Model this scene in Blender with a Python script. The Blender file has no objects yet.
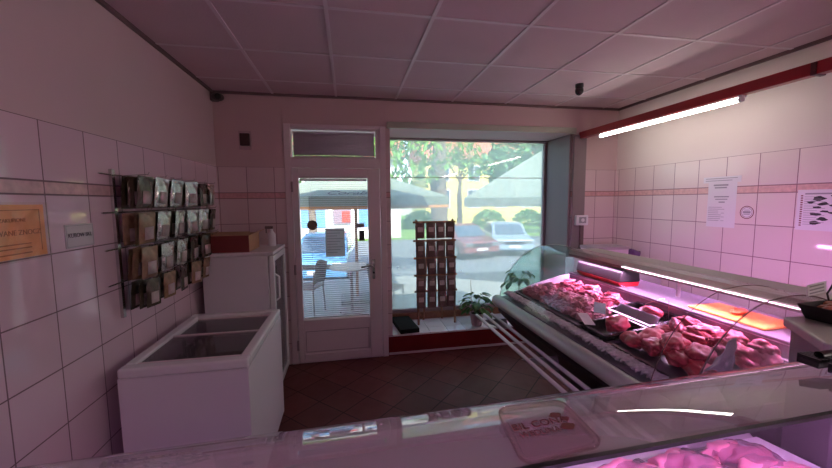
import bpy, bmesh, math, random
from mathutils import Vector, Matrix, Euler, noise
from math import sin, cos, pi, radians as R
random.seed(7)
S = bpy.context.scene
COL = S.collection
ORG = {}

# ------------------------------------------------------------------ materials
class X:
    """a node socket with arithmetic"""
    def __init__(s, nt, sock): s.nt, s.s = nt, sock
    def _m(s, op, b=None, c=None):
        n = s.nt.nodes.new('ShaderNodeMath'); n.operation = op
        s.nt.links.new(s.s, n.inputs[0])
        for i, v in ((1, b), (2, c)):
            if v is None: continue
            if isinstance(v, X): s.nt.links.new(v.s, n.inputs[i])
            else: n.inputs[i].default_value = v
        return X(s.nt, n.outputs[0])
    def __add__(s, o): return s._m('ADD', o)
    def __sub__(s, o): return s._m('SUBTRACT', o)
    def __mul__(s, o): return s._m('MULTIPLY', o)
    def gt(s, o): return s._m('GREATER_THAN', o)
    def lt(s, o): return s._m('LESS_THAN', o)
    def fract(s): return s._m('FRACT')
    def floor(s): return s._m('FLOOR')
    def abs(s): return s._m('ABSOLUTE')
    def max(s, o): return s._m('MAXIMUM', o)
    def min(s, o): return s._m('MINIMUM', o)

def new_mat(name):
    m = bpy.data.materials.new(name); m.use_nodes = True
    nt = m.node_tree; nt.nodes.clear()
    out = nt.nodes.new('ShaderNodeOutputMaterial')
    return m, nt, out
def lk(nt, a, b): nt.links.new(a.s if isinstance(a, X) else a, b)
def mixc(nt, f, a, b):
    n = nt.nodes.new('ShaderNodeMix'); n.data_type = 'RGBA'
    for sock, v in ((n.inputs[0], f), (n.inputs[6], a), (n.inputs[7], b)):
        if isinstance(v, X): nt.links.new(v.s, sock)
        elif isinstance(v, bpy.types.NodeSocket): nt.links.new(v, sock)
        elif isinstance(v, (int, float)): sock.default_value = v
        else: sock.default_value = (*v[:3], 1)
    return n.outputs[2]
def tex_noise(nt, scale, detail=3, coord='Object', rough=.5, vec=None):
    n = nt.nodes.new('ShaderNodeTexNoise'); n.inputs['Scale'].default_value = scale
    n.inputs['Detail'].default_value = detail; n.inputs['Roughness'].default_value = rough
    if vec is None:
        t = nt.nodes.new('ShaderNodeTexCoord'); vec = t.outputs[coord]
    nt.links.new(vec, n.inputs['Vector'])
    return n
def pos(nt):
    g = nt.nodes.new('ShaderNodeNewGeometry'); sp = nt.nodes.new('ShaderNodeSeparateXYZ')
    nt.links.new(g.outputs['Position'], sp.inputs[0])
    return [X(nt, o) for o in sp.outputs], g.outputs['Position']
def bump(nt, h, strength, dist=.01):
    b = nt.nodes.new('ShaderNodeBump'); b.inputs['Strength'].default_value = strength; b.inputs['Distance'].default_value = dist
    lk(nt, h, b.inputs['Height']); return b.outputs[0]
def princ(nt, out):
    p = nt.nodes.new('ShaderNodeBsdfPrincipled'); nt.links.new(p.outputs[0], out.inputs[0]); return p

def M(name, c, rough=.5, metal=0, var=0, vs=8, bmp=0, bs=60, spec=.5, coat=0, sss=0):
    m, nt, out = new_mat(name); p = princ(nt, out)
    p.inputs['Roughness'].default_value = rough; p.inputs['Metallic'].default_value = metal
    p.inputs['Specular IOR Level'].default_value = spec
    p.inputs['Base Color'].default_value = (*c, 1)
    if coat: p.inputs['Coat Weight'].default_value = coat; p.inputs['Coat Roughness'].default_value = .08
    if sss: p.inputs['Subsurface Weight'].default_value = sss; p.inputs['Subsurface Radius'].default_value = (.02, .006, .004)
    if var:
        n = tex_noise(nt, vs)
        d = [max(0, x*(1-var)) for x in c]; l = [min(1, x*(1+var)) for x in c]
        lk(nt, mixc(nt, n.outputs[0], d, l), p.inputs['Base Color'])
    if bmp:
        n = tex_noise(nt, bs); lk(nt, bump(nt, n.outputs[0], bmp), p.inputs['Normal'])
    return m
def emit(name, c, s):
    m, nt, out = new_mat(name); e = nt.nodes.new('ShaderNodeEmission')
    e.inputs[0].default_value = (*c, 1); e.inputs[1].default_value = s; nt.links.new(e.outputs[0], out.inputs[0]); return m
def clear(name, tint, ior=1.5, rough=.02, film=0, filmc=(.9, .9, .9), scratch=0, trl=.7):
    """thin clear sheet: what is not mirrored passes straight through, film = share of milky white"""
    m, nt, out = new_mat(name)
    t = nt.nodes.new('ShaderNodeBsdfTransparent'); t.inputs[0].default_value = (*tint, 1)
    g = nt.nodes.new('ShaderNodeBsdfGlossy'); g.inputs['Roughness'].default_value = rough
    ge = nt.nodes.new('ShaderNodeNewGeometry'); dt = nt.nodes.new('ShaderNodeVectorMath'); dt.operation = 'DOT_PRODUCT'
    nt.links.new(ge.outputs['Normal'], dt.inputs[0]); nt.links.new(ge.outputs['Incoming'], dt.inputs[1])
    f0 = ((ior - 1) / (ior + 1)) ** 2
    F = (X(nt, dt.outputs['Value']).abs() * -1 + 1)._m('POWER', 5.0) * (1 - f0) + f0
    mx = nt.nodes.new('ShaderNodeMixShader'); lk(nt, F, mx.inputs[0])
    base = t.outputs[0]
    if film:
        tr = nt.nodes.new('ShaderNodeBsdfTranslucent'); tr.inputs[0].default_value = (*filmc, 1)
        df = nt.nodes.new('ShaderNodeBsdfDiffuse'); df.inputs[0].default_value = (*filmc, 1)
        a = nt.nodes.new('ShaderNodeMixShader'); a.inputs[0].default_value = 1 - trl
        nt.links.new(tr.outputs[0], a.inputs[1]); nt.links.new(df.outputs[0], a.inputs[2])
        b = nt.nodes.new('ShaderNodeMixShader'); b.inputs[0].default_value = film
        if scratch:
            n = tex_noise(nt, scratch, 4); r = X(nt, n.outputs[0]) * (film*1.2) + film*.4
            lk(nt, r, b.inputs[0])
        nt.links.new(base, b.inputs[1]); nt.links.new(a.outputs[0], b.inputs[2]); base = b.outputs[0]
    nt.links.new(base, mx.inputs[1]); nt.links.new(g.outputs[0], mx.inputs[2])
    nt.links.new(mx.outputs[0], out.inputs[0])
    return m

def tile_wall(name, axis, w, off, tile, paint, grout, band):
    m, nt, out = new_mat(name); p = princ(nt, out)
    P, pv = pos(nt); z = P[2]; u = (P[axis] - off) * (1 / w)
    g = .0028
    gu = (u.fract() - .5).abs().gt(.5 - g / w)
    up = z.gt(1.7175)
    zz = (z - 1.745) * (1 / .245) * up + (z - 1.69) * (1 / .245) * (up * -1 + 1)
    inb = z.gt(1.69) * z.lt(1.745)
    gz = (zz.fract() - .5).abs().gt(.5 - g / .245)
    edge = (z - 1.69).abs().lt(.0035).max((z - 1.745).abs().lt(.0035))
    gr = gu.max(gz * (inb * -1 + 1)).max(edge)
    isp = z.gt(1.99)
    n = tex_noise(nt, 30, 4, vec=pv); n2 = tex_noise(nt, 1.3, 3, vec=pv)
    # each tile a shade of its own
    wn = nt.nodes.new('ShaderNodeTexWhiteNoise'); wn.noise_dimensions = '2D'
    cb = nt.nodes.new('ShaderNodeCombineXYZ'); lk(nt, u.floor(), cb.inputs[0]); lk(nt, zz.floor() + up * 20, cb.inputs[1])
    nt.links.new(cb.outputs[0], wn.inputs['Vector'])
    tcol = mixc(nt, X(nt, wn.outputs[0]), [c * .94 for c in tile], [min(1, c * 1.03) for c in tile])
    bcol = mixc(nt, X(nt, n.outputs[0])._m('SMOOTH_MIN', .9, .1), [c * .7 for c in band], [min(1, c * 1.35) for c in band])
    c1 = mixc(nt, inb, tcol, bcol)
    c2 = mixc(nt, gr, c1, grout)
    pc = mixc(nt, n2.outputs[0], [c * .93 for c in paint], [min(1, c * 1.06) for c in paint])
    c3 = mixc(nt, isp, c2, pc)
    lk(nt, c3, p.inputs['Base Color'])
    rough = (gr * .5 + .055 + inb * .12) * (isp * -1 + 1) + isp * .8
    lk(nt, rough, p.inputs['Roughness'])
    h = (gr * -1 + 1) * (isp * -1 + 1) + inb * X(nt, n.outputs[0]) * 1.5 + X(nt, tex_noise(nt, 7, 1, vec=pv).outputs[0]) * .12
    lk(nt, bump(nt, h, .35, .004), p.inputs['Normal'])
    return m

def floor_mat():
    m, nt, out = new_mat('terracotta floor tile'); p = princ(nt, out)
    P, pv = pos(nt); k = .7071 / .28
    a = (P[0] + P[1]) * k + .3; b = (P[0] - P[1]) * k + .1
    g = .013
    gr = (a.fract() - .5).abs().gt(.5 - g).max((b.fract() - .5).abs().gt(.5 - g))
    wn = nt.nodes.new('ShaderNodeTexWhiteNoise'); wn.noise_dimensions = '2D'
    cb = nt.nodes.new('ShaderNodeCombineXYZ'); lk(nt, a.floor(), cb.inputs[0]); lk(nt, b.floor(), cb.inputs[1])
    nt.links.new(cb.outputs[0], wn.inputs['Vector'])
    t = mixc(nt, X(nt, wn.outputs[0]), (.10, .024, .020), (.165, .042, .034))
    n = tex_noise(nt, 9, 5, vec=pv)
    t2 = mixc(nt, n.outputs[0], t, (.115, .034, .028))
    lk(nt, mixc(nt, gr, t2, (.03, .018, .018)), p.inputs['Base Color'])
    lk(nt, X(nt, n.outputs[0]) * .3 + .30 + gr * .3, p.inputs['Roughness']); p.inputs['Specular IOR Level'].default_value = .3
    lk(nt, bump(nt, (gr * -1 + 1) + X(nt, n.outputs[0]) * .4, .4, .004), p.inputs['Normal'])
    return m

def meat_mat(name, c, fat, scale=14, thr=.56):
    m, nt, out = new_mat(name); p = princ(nt, out)
    n = tex_noise(nt, scale, 5, rough=.6); n2 = tex_noise(nt, scale * .5, 3)
    ti = nt.nodes.new('ShaderNodeObjectInfo')
    r = nt.nodes.new('ShaderNodeMapRange'); r.inputs[1].default_value = thr; r.inputs[2].default_value = thr + .12
    nt.links.new(n.outputs[0], r.inputs[0])
    base = mixc(nt, n2.outputs[0], [x * .6 for x in c], [min(1, x * 1.3) for x in c])
    lk(nt, mixc(nt, r.outputs[0], base, fat), p.inputs['Base Color'])
    p.inputs['Roughness'].default_value = .32; p.inputs['Subsurface Weight'].default_value = .3
    p.inputs['Subsurface Radius'].default_value = (.03, .012, .012)
    lk(nt, bump(nt, n.outputs[0], .2, .005), p.inputs['Normal'])
    return m

mt = {}
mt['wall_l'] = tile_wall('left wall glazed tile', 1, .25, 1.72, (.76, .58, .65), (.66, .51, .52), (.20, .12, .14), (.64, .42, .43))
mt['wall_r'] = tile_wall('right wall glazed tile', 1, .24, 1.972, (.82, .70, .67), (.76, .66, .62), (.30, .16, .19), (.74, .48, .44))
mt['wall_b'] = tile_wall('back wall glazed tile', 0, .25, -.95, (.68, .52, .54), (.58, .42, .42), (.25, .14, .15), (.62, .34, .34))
mt['wall_n'] = M('cream wall paint', (.75, .68, .64), .8, var=.05)
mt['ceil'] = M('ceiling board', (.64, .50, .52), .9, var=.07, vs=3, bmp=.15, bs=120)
mt['tbar'] = M('ceiling grid metal', (.72, .62, .64), .35)
mt['dark_trim'] = M('dark edge trim', (.16, .10, .10), .6)
mt['floor'] = floor_mat()
mt['pvc'] = M('white door plastic', (.70, .57, .60), .35)
mt['pvc_dark'] = M('grey window frame', (.34, .25, .27), .4)
mt['rubber'] = M('black rubber', (.012, .011, .011), .8, spec=.15)
mt['white'] = M('white enamel', (.78, .74, .78), .35)
mt['white_gloss'] = M('white gloss plastic', (.82, .80, .82), .2)
mt['grey'] = M('grey plastic', (.35, .34, .36), .4)
mt['black'] = M('black plastic', (.018, .016, .018), .4)
mt['black_gloss'] = M('black gloss plastic', (.012, .011, .012), .2)
mt['steel'] = M('stainless steel', (.62, .62, .60), .25, 1)
mt['alu'] = M('satin grey metal', (.55, .54, .53), .35, .3)
mt['cover'] = M('pale grey lamp cover', (.40, .40, .33), .35, .1)
mt['liner'] = M('white case liner', (.74, .70, .74), .35)
mt['deck'] = M('grey steel deck', (.45, .42, .47), .4, .2)
mt['redpaint'] = M('red paint', (.34, .012, .02), .35)
mt['sillred'] = M('dark red glazed tile', (.16, .012, .014), .18, var=.25, vs=5)
mt['silltile'] = tile_m = M('white sill tile', (.75, .68, .70), .2)
mt['wood'] = M('reddish wood', (.30, .13, .07), .5, var=.35, vs=25)
mt['board'] = M('orange cutting board', (.80, .26, .05), .4, var=.1)
mt['orange'] = M('orange notice paper', (.98, .42, .17), .5, var=.12, vs=10)
mt['paper'] = M('white paper', (.78, .76, .78), .7)
mt['ink'] = M('dark ink', (.03, .025, .03), .6)
mt['redink'] = M('red brown ink', (.20, .025, .03), .5)
mt['brownink'] = M('brown ink', (.45, .13, .04), .6)
mt['cardboard'] = M('brown cardboard', (.42, .24, .13), .8, var=.2, vs=12)
mt['cardred'] = M('dark red cardboard', (.20, .03, .025), .5, var=.15)
mt['foil_pack'] = M('silvery clear packet', (.62, .60, .54), .16, .75, var=.6, vs=22, bmp=1.0, bs=26)
mt['brown_pack'] = M('dark herb packet', (.11, .08, .055), .18, .35, var=.6, vs=28, bmp=.7, bs=20)
mt['tan_pack'] = M('tan spice packet', (.30, .19, .11), .25, .1, var=.5, vs=30, bmp=.7, bs=20)
mt['choc_pack'] = M('brown paper packet', (.16, .085, .075), .5, var=.45, vs=45, bmp=.3, bs=40)
mt['pack_label'] = M('pale packet label', (.50, .40, .38), .5, var=.25, vs=60)
mt['leaf'] = M('green leaf', (.06, .17, .03), .35, var=.6, vs=10)
mt['terracotta'] = M('mauve plant pot', (.42, .30, .32), .5)
mt['soil'] = M('potting soil', (.03, .02, .015), .9)
mt['case_glass'] = clear('curved case glass', (.95, .98, .97), 1.32, .01, film=.02)
mt['near_glass'] = clear('reflection-hazed curved counter glass', (.90, .92, .88), 2.2, .012, film=.5, filmc=(.42, .45, .36), trl=.1)  # olive film puts the haze of the reflected ceiling into the colour
mt['end_glass'] = clear('greenish end glass', (.80, .93, .88), 1.5, .02, film=.10, filmc=(.55, .9, .8))
mt['film_clear'] = clear('clear plastic', (.93, .90, .92), 1.5, .06, film=.10)
mt['lid_clear'] = clear('clear lid plastic', (.92, .86, .86), 1.6, .05, film=.16, filmc=(.75, .6, .6))
mt['win_glass'] = clear('milky window glass', (.93, .97, .97), 1.45, .02, film=.33, filmc=(.86, .96, .95), scratch=2.5)  # patchy milky film over the pane
mt['door_glass'] = clear('door glass', (.96, .98, 1), 1.45, .01, film=.06)
mt['freezer_glass'] = clear('freezer lid glass', (.80, .76, .80), 1.8, .03, film=.2, filmc=(.5, .46, .5))
mt['fridge_glass'] = clear('fridge door glass', (.55, .55, .6), 1.5, .03, film=.15)
mt['slat'] = M('white blind slat', (.80, .80, .82), .5)
mt['slat_grey'] = M('grey blind slat', (.50, .44, .50), .5)
mt['tube'] = emit('tube lamp light', (1, .93, .86), 21)
mt['tube_fill'] = emit('added tube fill light', (1, .90, .86), 60)  # fill for the added tube out of view, stronger than the seen one
mt['pink_led'] = emit('pink meat lamp light', (1, .66, .93), 8)
mt['panel_fill'] = emit('added pink panel fill', (1, .50, .95), 190)  # for the added panel hidden under the lamp cover
mt['violet_led'] = emit('violet strip lamp light', (.85, .36, 1.0), 480)
mt['purple_led'] = emit('violet meat lamp light', (1, .38, 1.0), 62)
mt['meat_pale'] = meat_mat('pale pink poultry meat', (.88, .34, .42), (.94, .68, .72), 22, .60)
mt['meat_pink'] = meat_mat('pink pork meat', (.80, .15, .23), (.92, .56, .60), 22, .61)
mt['meat_red'] = meat_mat('red beef meat', (.66, .075, .13), (.88, .45, .50), 16, .64)
mt['garnish'] = M('grey ruffled plastic edging', (.66, .60, .70), .3, 0, var=.5, vs=60)
mt['tray_grey'] = M('grey plastic tray', (.20, .17, .20), .4)
mt['food'] = M('orange brown cooked meat', (.36, .09, .03), .4, var=.5, vs=40, bmp=.5, bs=50)

# ------------------------------------------------------------------ geometry
class MB:
    def __init__(s): s.v, s.f, s.m, s.sm = [], [], [], []
    def _add(s, vs, fs, mi=0, smooth=False):
        b = len(s.v); s.v += [Vector(v) for v in vs]
        for f in fs: s.f.append([b + i for i in f]); s.m.append(mi); s.sm.append(smooth)
        return s
    def box(s, x0, x1, y0, y1, z0, z1, mi=0, mat=None):
        vs = [Vector((x, y, z)) for z in (z0, z1) for y in (y0, y1) for x in (x0, x1)]
        if mat is not None: vs = [mat @ v for v in vs]
        return s._add(vs, [(0, 2, 3, 1), (4, 5, 7, 6), (0, 1, 5, 4), (2, 6, 7, 3), (0, 4, 6, 2), (1, 3, 7, 5)], mi)
    def tube(s, path, r, n=10, mi=0, cap=True, smooth=True):
        path = [Vector(p) for p in path]; rs = r if isinstance(r, (list, tuple)) else [r] * len(path)
        rings = []; prev = None
        for i, p in enumerate(path):
            t = (path[min(i + 1, len(path) - 1)] - path[max(i - 1, 0)]).normalized()
            a = prev if prev is not None else (Vector((0, 0, 1)) if abs(t.z) < .9 else Vector((1, 0, 0)))
            a = (a - t * a.dot(t)).normalized(); prev = a; b = t.cross(a)
            rings.append([p + (a * cos(2 * pi * k / n) + b * sin(2 * pi * k / n)) * rs[i] for k in range(n)])
        vs = [v for r_ in rings for v in r_]; fs = []
        for i in range(len(rings) - 1):
            for k in range(n):
                k2 = (k + 1) % n; fs.append((i * n + k, i * n + k2, (i + 1) * n + k2, (i + 1) * n + k))
        s._add(vs, fs, mi, smooth)
        if cap:
            s._add(rings[0], [tuple(range(n))[::-1]], mi); s._add(rings[-1], [tuple(range(n))], mi)
        return s
    def lathe(s, prof, c, n=24, mi=0, smooth=True):
        cx, cy, cz = c; vs = []; fs = []
        for (r, z) in prof:
            for k in range(n): vs.append((cx + r * cos(2 * pi * k / n), cy + r * sin(2 * pi * k / n), cz + z))
        for i in range(len(prof) - 1):
            for k in range(n):
                k2 = (k + 1) % n; fs.append((i * n + k, i * n + k2, (i + 1) * n + k2, (i + 1) * n + k))
        s._add(vs, fs, mi, smooth)
        return s
    def prism(s, poly, fn, a, b, mi=0, smooth=False):
        """poly of 2D points extruded from a to b; fn(p, q, t) -> 3D"""
        n = len(poly); vs = [fn(p, q, a) for p, q in poly] + [fn(p, q, b) for p, q in poly]
        fs = [tuple(range(n))[::-1], tuple(range(n, 2 * n))]
        s._add(vs, fs, mi)
        b0 = len(s.v) - 2 * n
        for i in range(n):
            j = (i + 1) % n; s.f.append([b0 + i, b0 + j, b0 + n + j, b0 + n + i]); s.m.append(mi); s.sm.append(smooth)
        return s
    def sheet(s, fn, nu, nv, mi=0, smooth=True):
        vs = [fn(i / nu, j / nv) for i in range(nu + 1) for j in range(nv + 1)]
        fs = [(i * (nv + 1) + j, (i + 1) * (nv + 1) + j, (i + 1) * (nv + 1) + j + 1, i * (nv + 1) + j + 1) for i in range(nu) for j in range(nv)]
        return s._add(vs, fs, mi, smooth)
    def quad(s, a, b, c, d, mi=0): return s._add([a, b, c, d], [(0, 1, 2, 3)], mi)
    def ball(s, c, r, sub=2, mi=0, sc=(1, 1, 1), nz=0, nf=3, rot=None, seed=0):
        bm = bmesh.new(); bmesh.ops.create_icosphere(bm, subdivisions=sub, radius=1)
        vs = []
        for v in bm.verts:
            p = v.co.copy()
            if nz: p *= 1 + nz * noise.noise(p * nf * .5 + Vector((seed, seed * .7, 0))) + nz * .55 * noise.noise(p * nf * 1.1 + Vector((seed, 3, seed))) - nz * .5 * abs(noise.noise(p * nf * 1.9 + Vector((3, seed, seed))))
            p = Vector((p.x * sc[0], p.y * sc[1], p.z * sc[2])) * r
            if rot is not None: p = rot @ p
            vs.append(p + Vector(c))
        fs = [tuple(v.index for v in f.verts) for f in bm.faces]; bm.free()
        return s._add(vs, fs, mi, True)
    def build(s, name, mats, parent=None, bevel=0, solid=0, seg=2, recalc=True):
        me = bpy.data.meshes.new(name)
        o = bpy.data.objects.new(name, me); COL.objects.link(o)
        off = Vector((0, 0, 0)); par = parent
        if parent is not None:
            off = ORG.get(parent.name, Vector((0, 0, 0))); ORG[o.name] = off; o.parent = parent
        me.from_pydata([tuple(v - off) for v in s.v], [], s.f)
        for m in (mats if isinstance(mats, (list, tuple)) else [mats]): me.materials.append(m)
        for p, mi, sm in zip(me.polygons, s.m, s.sm): p.material_index = mi; p.use_smooth = sm
        if recalc:
            bm = bmesh.new(); bm.from_mesh(me); bmesh.ops.recalc_face_normals(bm, faces=bm.faces); bm.to_mesh(me); bm.free()
        if solid:
            md = o.modifiers.new('thickness', 'SOLIDIFY'); md.thickness = solid; md.offset = 0
        if bevel:
            md = o.modifiers.new('bevel', 'BEVEL'); md.width = bevel; md.segments = seg; md.limit_method = 'ANGLE'; md.angle_limit = R(40)
        me.update()
        return o

def thing(name, label, cat, loc, group=None):
    o = bpy.data.objects.new(name, None); COL.objects.link(o); o.location = loc; o.empty_display_size = .1
    o['label'] = label; o['category'] = cat
    if group: o['group'] = group
    ORG[o.name] = Vector(loc)
    return o
def tag(o, label, cat, group=None):
    o['label'] = label; o['category'] = cat
    if group: o['group'] = group
    return o
def struct(o): o['kind'] = 'structure'; return o
def sempty(name, loc):
    o = bpy.data.objects.new(name, None); COL.objects.link(o); o.location = loc; o['kind'] = 'structure'; ORG[o.name] = Vector(loc); return o
def origin(o, p):
    """move a single-mesh thing's origin to p"""
    p = Vector(p); d = p - o.location
    for v in o.data.vertices: v.co -= d
    o.location = p; return o
def copy_tree(o, parent=None):
    c = o.copy(); COL.objects.link(c)
    if parent is not None: c.parent = parent
    for ch in list(o.children): copy_tree(ch, c)
    return c
def text(name, s, size, org, xd, up, mat, parent=None, shear=0, lift=.001):
    cu = bpy.data.curves.new(name, 'FONT'); cu.body = s; cu.size = size; cu.align_x = 'CENTER'; cu.align_y = 'CENTER'; cu.shear = shear; cu.extrude = .0004
    t = bpy.data.objects.new('tmp', cu); COL.objects.link(t)
    dg = bpy.context.evaluated_depsgraph_get(); me = bpy.data.meshes.new_from_object(t.evaluated_get(dg))
    bpy.data.objects.remove(t)
    xd, up = Vector(xd).normalized(), Vector(up).normalized(); n = xd.cross(up); org = Vector(org) + n * lift
    off = ORG.get(parent.name, Vector((0, 0, 0))) if parent is not None else Vector((0, 0, 0))
    for v in me.vertices: v.co = org + xd * v.co.x + up * v.co.y + n * v.co.z - off
    me.materials.clear(); me.materials.append(mat)
    o = bpy.data.objects.new(name, me); COL.objects.link(o)
    if parent is not None: o.parent = parent; ORG[o.name] = off
    return o

# ------------------------------------------------------------------ the room
XL, XR, D, H, YN = -1.214, 3.067, 3.695, 2.68, -1.6
YG = 4.22                                   # the shop window's glass
struct(MB().box(XL - .1, XR + .1, YN - .1, D + .02, -.06, 0).build('floor', mt['floor']))
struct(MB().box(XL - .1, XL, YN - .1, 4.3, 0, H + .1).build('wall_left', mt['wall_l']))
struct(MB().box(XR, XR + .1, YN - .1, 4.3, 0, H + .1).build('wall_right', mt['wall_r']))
struct(MB().box(XL, XR, YN - .1, YN, 0, H + .1).build('wall_near', mt['wall_n']))
wb = MB()
wb.box(XL, -.60, D, 4.3, 0, H)                    # left of the door
wb.box(-.60, .385, D + .005, 4.3, 2.405, H)               # over the transom
wb.box(.385, .43, D, 4.3, 0, H)                    # between door and shop window
wb.box(.43, 2.50, D, 4.3, 2.385, H)                # lintel
wb.box(2.50, XR, D, 4.3, 0, H)                     # right pier
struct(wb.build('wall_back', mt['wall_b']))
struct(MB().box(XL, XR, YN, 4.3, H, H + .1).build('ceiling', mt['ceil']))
g = MB()
for k in range(-1, 7): 
    x = -.68 + .588 * k
    if XL < x < XR: g.box(x - .011, x + .011, YN, D, H - .005, H + .001)
for k in range(-6, 4):
    y = 2.056 + .625 * k
    if YN < y < D: g.box(XL, XR, y - .011, y + .011, H - .0045, H + .001)
struct(g.build('trim_1', mt['tbar']))
g = MB().box(XL, XL + .02, YN, D, H - .022, H).box(XL, XR, D - .02, D, H - .022, H).box(XR - .02, XR, YN, D, H - .022, H)
struct(g.build('trim_2', mt['dark_trim']))
# strip along the lintel over the shop window, and the pale strip at the sill's foot
struct(MB().box(.40, 2.52, D - .03, D, 2.385, 2.45).build('trim_3', mt['cover'], bevel=.006))
struct(MB().box(.39, 2.0, D - .012, D, 0.012, .035).build('trim_4', M('pale foot strip', (.55, .45, .46), .4)))
struct(MB().box(2.50, 2.66, D - .018, D, 0, 2.37).build('trim_5', M('grey door jamb paint', (.24, .19, .20), .5), bevel=.008))

# ---- shop window
w1 = sempty('window_1', (1.45, YG, .22))
fr = MB().box(.43, 2.50, YG - .03, YG + .04, 2.36, 2.385).box(.43, 2.50, YG - .03, YG + .04, .30, .345)
fr.box(.43, .49, YG - .03, YG + .04, .345, 2.36).box(2.44, 2.50, YG - .03, YG + .04, .345, 2.36)
fr.build('window_frame', mt['pvc_dark'], w1, bevel=.006)
MB().box(.49, 2.44, YG, YG + .008, .345, 2.36).build('pane', mt['win_glass'], w1)
MB().box(.49, 2.44, YG - .006, YG - .001, 1.924, 1.932).build('film_seam', mt['pvc_dark'], w1)
MB().box(.43, 2.50, YG - .06, YG, .22, .30).build('wooden_skirting', mt['wood'], w1)
sl = MB().box(.43, 2.50, D + .004, YG, 0, .205, 0)
sl.box(.385, 2.50, D - .002, D + .004, 0, .208, 0)
for i in range(10):
    for j in range(3):
        x0 = .432 + i * .207; y0 = D + .004 + j * .172
        sl.box(x0 + .002, x0 + .205, y0 + .002, y0 + .17, .2, .222, 1)
sl.build('window_sill', [mt['sillred'], mt['silltile']], w1)
jm = MB().box(2.47, 2.50, D + .02, YG - .03, .22, 2.385); jm.build('window_reveal', M('dusky window reveal', (.22, .15, .165), .5), w1, bevel=.004)

# ---- door and transom
d1 = sempty('door_1', (-.11, D, 0))
f = MB().box(-.60, -.535, D - .012, D + .07, 0, 2.405).box(.325, .385, D - .012, D + .07, 0, 2.405)
f.box(-.535, .325, D - .012, D + .07, 2.365, 2.405).box(-.535, .325, D - .012, D + .07, 1.985, 2.075)
f.box(-.535, .325, D - .005, D + .07, 0, .018)
f.build('door_frame', mt['pvc'], d1, bevel=.005)
lf = MB().box(-.53, -.475, D - .02, D + .05, .02, 1.98).box(.195, .32, D - .02, D + .05, .02, 1.98)
lf.box(-.475, .195, D - .02, D + .05, 1.885, 1.98).box(-.475, .195, D - .02, D + .05, .02, .10).box(-.475, .195, D - .02, D + .05, .35, .455)
lf.box(-.475, .195, D - .005, D + .03, .10, .35)
leaf = lf.build('door_leaf', mt['pvc'], d1, bevel=.006)
MB().box(-.475, .195, D + .035, D + .043, .455, 1.885).build('door_pane', mt['door_glass'], leaf)
gk = MB()
for (x0, x1, z0, z1) in ((-.46, .18, .115, .335),):
    gk.box(x0, x1, D - .0075, D - .004, z0, z0 + .006).box(x0, x1, D - .0075, D - .004, z1 - .006, z1).box(x0, x0 + .006, D - .0075, D - .004, z0, z1).box(x1 - .006, x1, D - .0075, D - .004, z0, z1)
gk.build('panel_groove', mt['pvc_dark'], leaf)
h = MB().box(.225, .255, D - .03, D - .02, .85, 1.06); hp = h.build('door_handle', mt['steel'], d1, bevel=.006)
MB().tube([(.24, D - .03, 1.0), (.24, D - .07, 1.0), (.20, D - .075, 1.0), (.11, D - .075, .985)], .009, 10).build('lever', mt['steel'], hp)
MB().tube([(.24, D - .03, .92), (.24, D - .04, .92)], .01, 10).build('keyhole', mt['black'], hp)
for z in (.20, .98, 1.80):
    MB().tube([(-.535, D - .026, z - .05), (-.535, D - .026, z + .05)], .011, 10).build('hinge', mt['pvc_dark'], d1)
# transom: window_2
w2 = sempty('window_2', (-.11, D, 2.075))
MB().box(-.535, .325, D + .05, D + .058, 2.075, 2.365).build('pane', mt['door_glass'], w2)
fr = MB().box(-.535, -.530, D + .0, D + .06, 2.075, 2.365).box(.285, .325, D, D + .06, 2.075, 2.365).box(-.530, .285, D, D + .06, 2.352, 2.365).box(-.530, .285, D, D + .06, 2.075, 2.09)
fr.build('window_frame', mt['pvc'], w2, bevel=.004)

def venetian(name, label, x0, x1, z0, z1, y, pitch, wid, tilt, m):
    t = thing(name, label, 'blind', ((x0 + x1) / 2, y, z1))
    MB().box(x0, x1, y - .013, y + .013, z1 - .022, z1).build('headrail', m, t, bevel=.002)
    MB().box(x0, x1, y - .011, y + .011, z0, z0 + .014).build('bottom_rail', m, t, bevel=.002)
    s = MB(); z = z0 + .03
    while z < z1 - .03:
        c, sn = cos(tilt) * wid / 2, sin(tilt) * wid / 2
        s.sheet(lambda a, b: Vector((x0 + (x1 - x0) * a, y + (b * 2 - 1) * c, z + (b * 2 - 1) * sn + .0015 * (1 - (b * 2 - 1) ** 2))), 1, 2)
        z += pitch
    s.build('slats', m, t, solid=.0006)
    for x in (x0 + .1, x1 - .1):
        MB().tube([(x, y - wid / 2 - .001, z0 + .01), (x, y - wid / 2 - .001, z1 - .01)], .0008, 5).build('ladder_cord', m, t)
    return t
venetian('venetian_blind', 'white venetian blind with open slats inside the glass door', -.468, .188, .462, 1.88, D + .018, .0215, .024, R(4), mt['slat'])
bl = venetian('venetian_blind', 'small closed grey venetian blind in the transom over the door', -.516, .272, 2.092, 2.338, D + .03, .0155, .024, R(68), mt['slat_grey'])
o = MB().box(.0, .15, D - .026, D - .021, .44, .452, mat=None).build('pull_rod', mt['slat'])
bpy.data.objects.remove(o)

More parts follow.
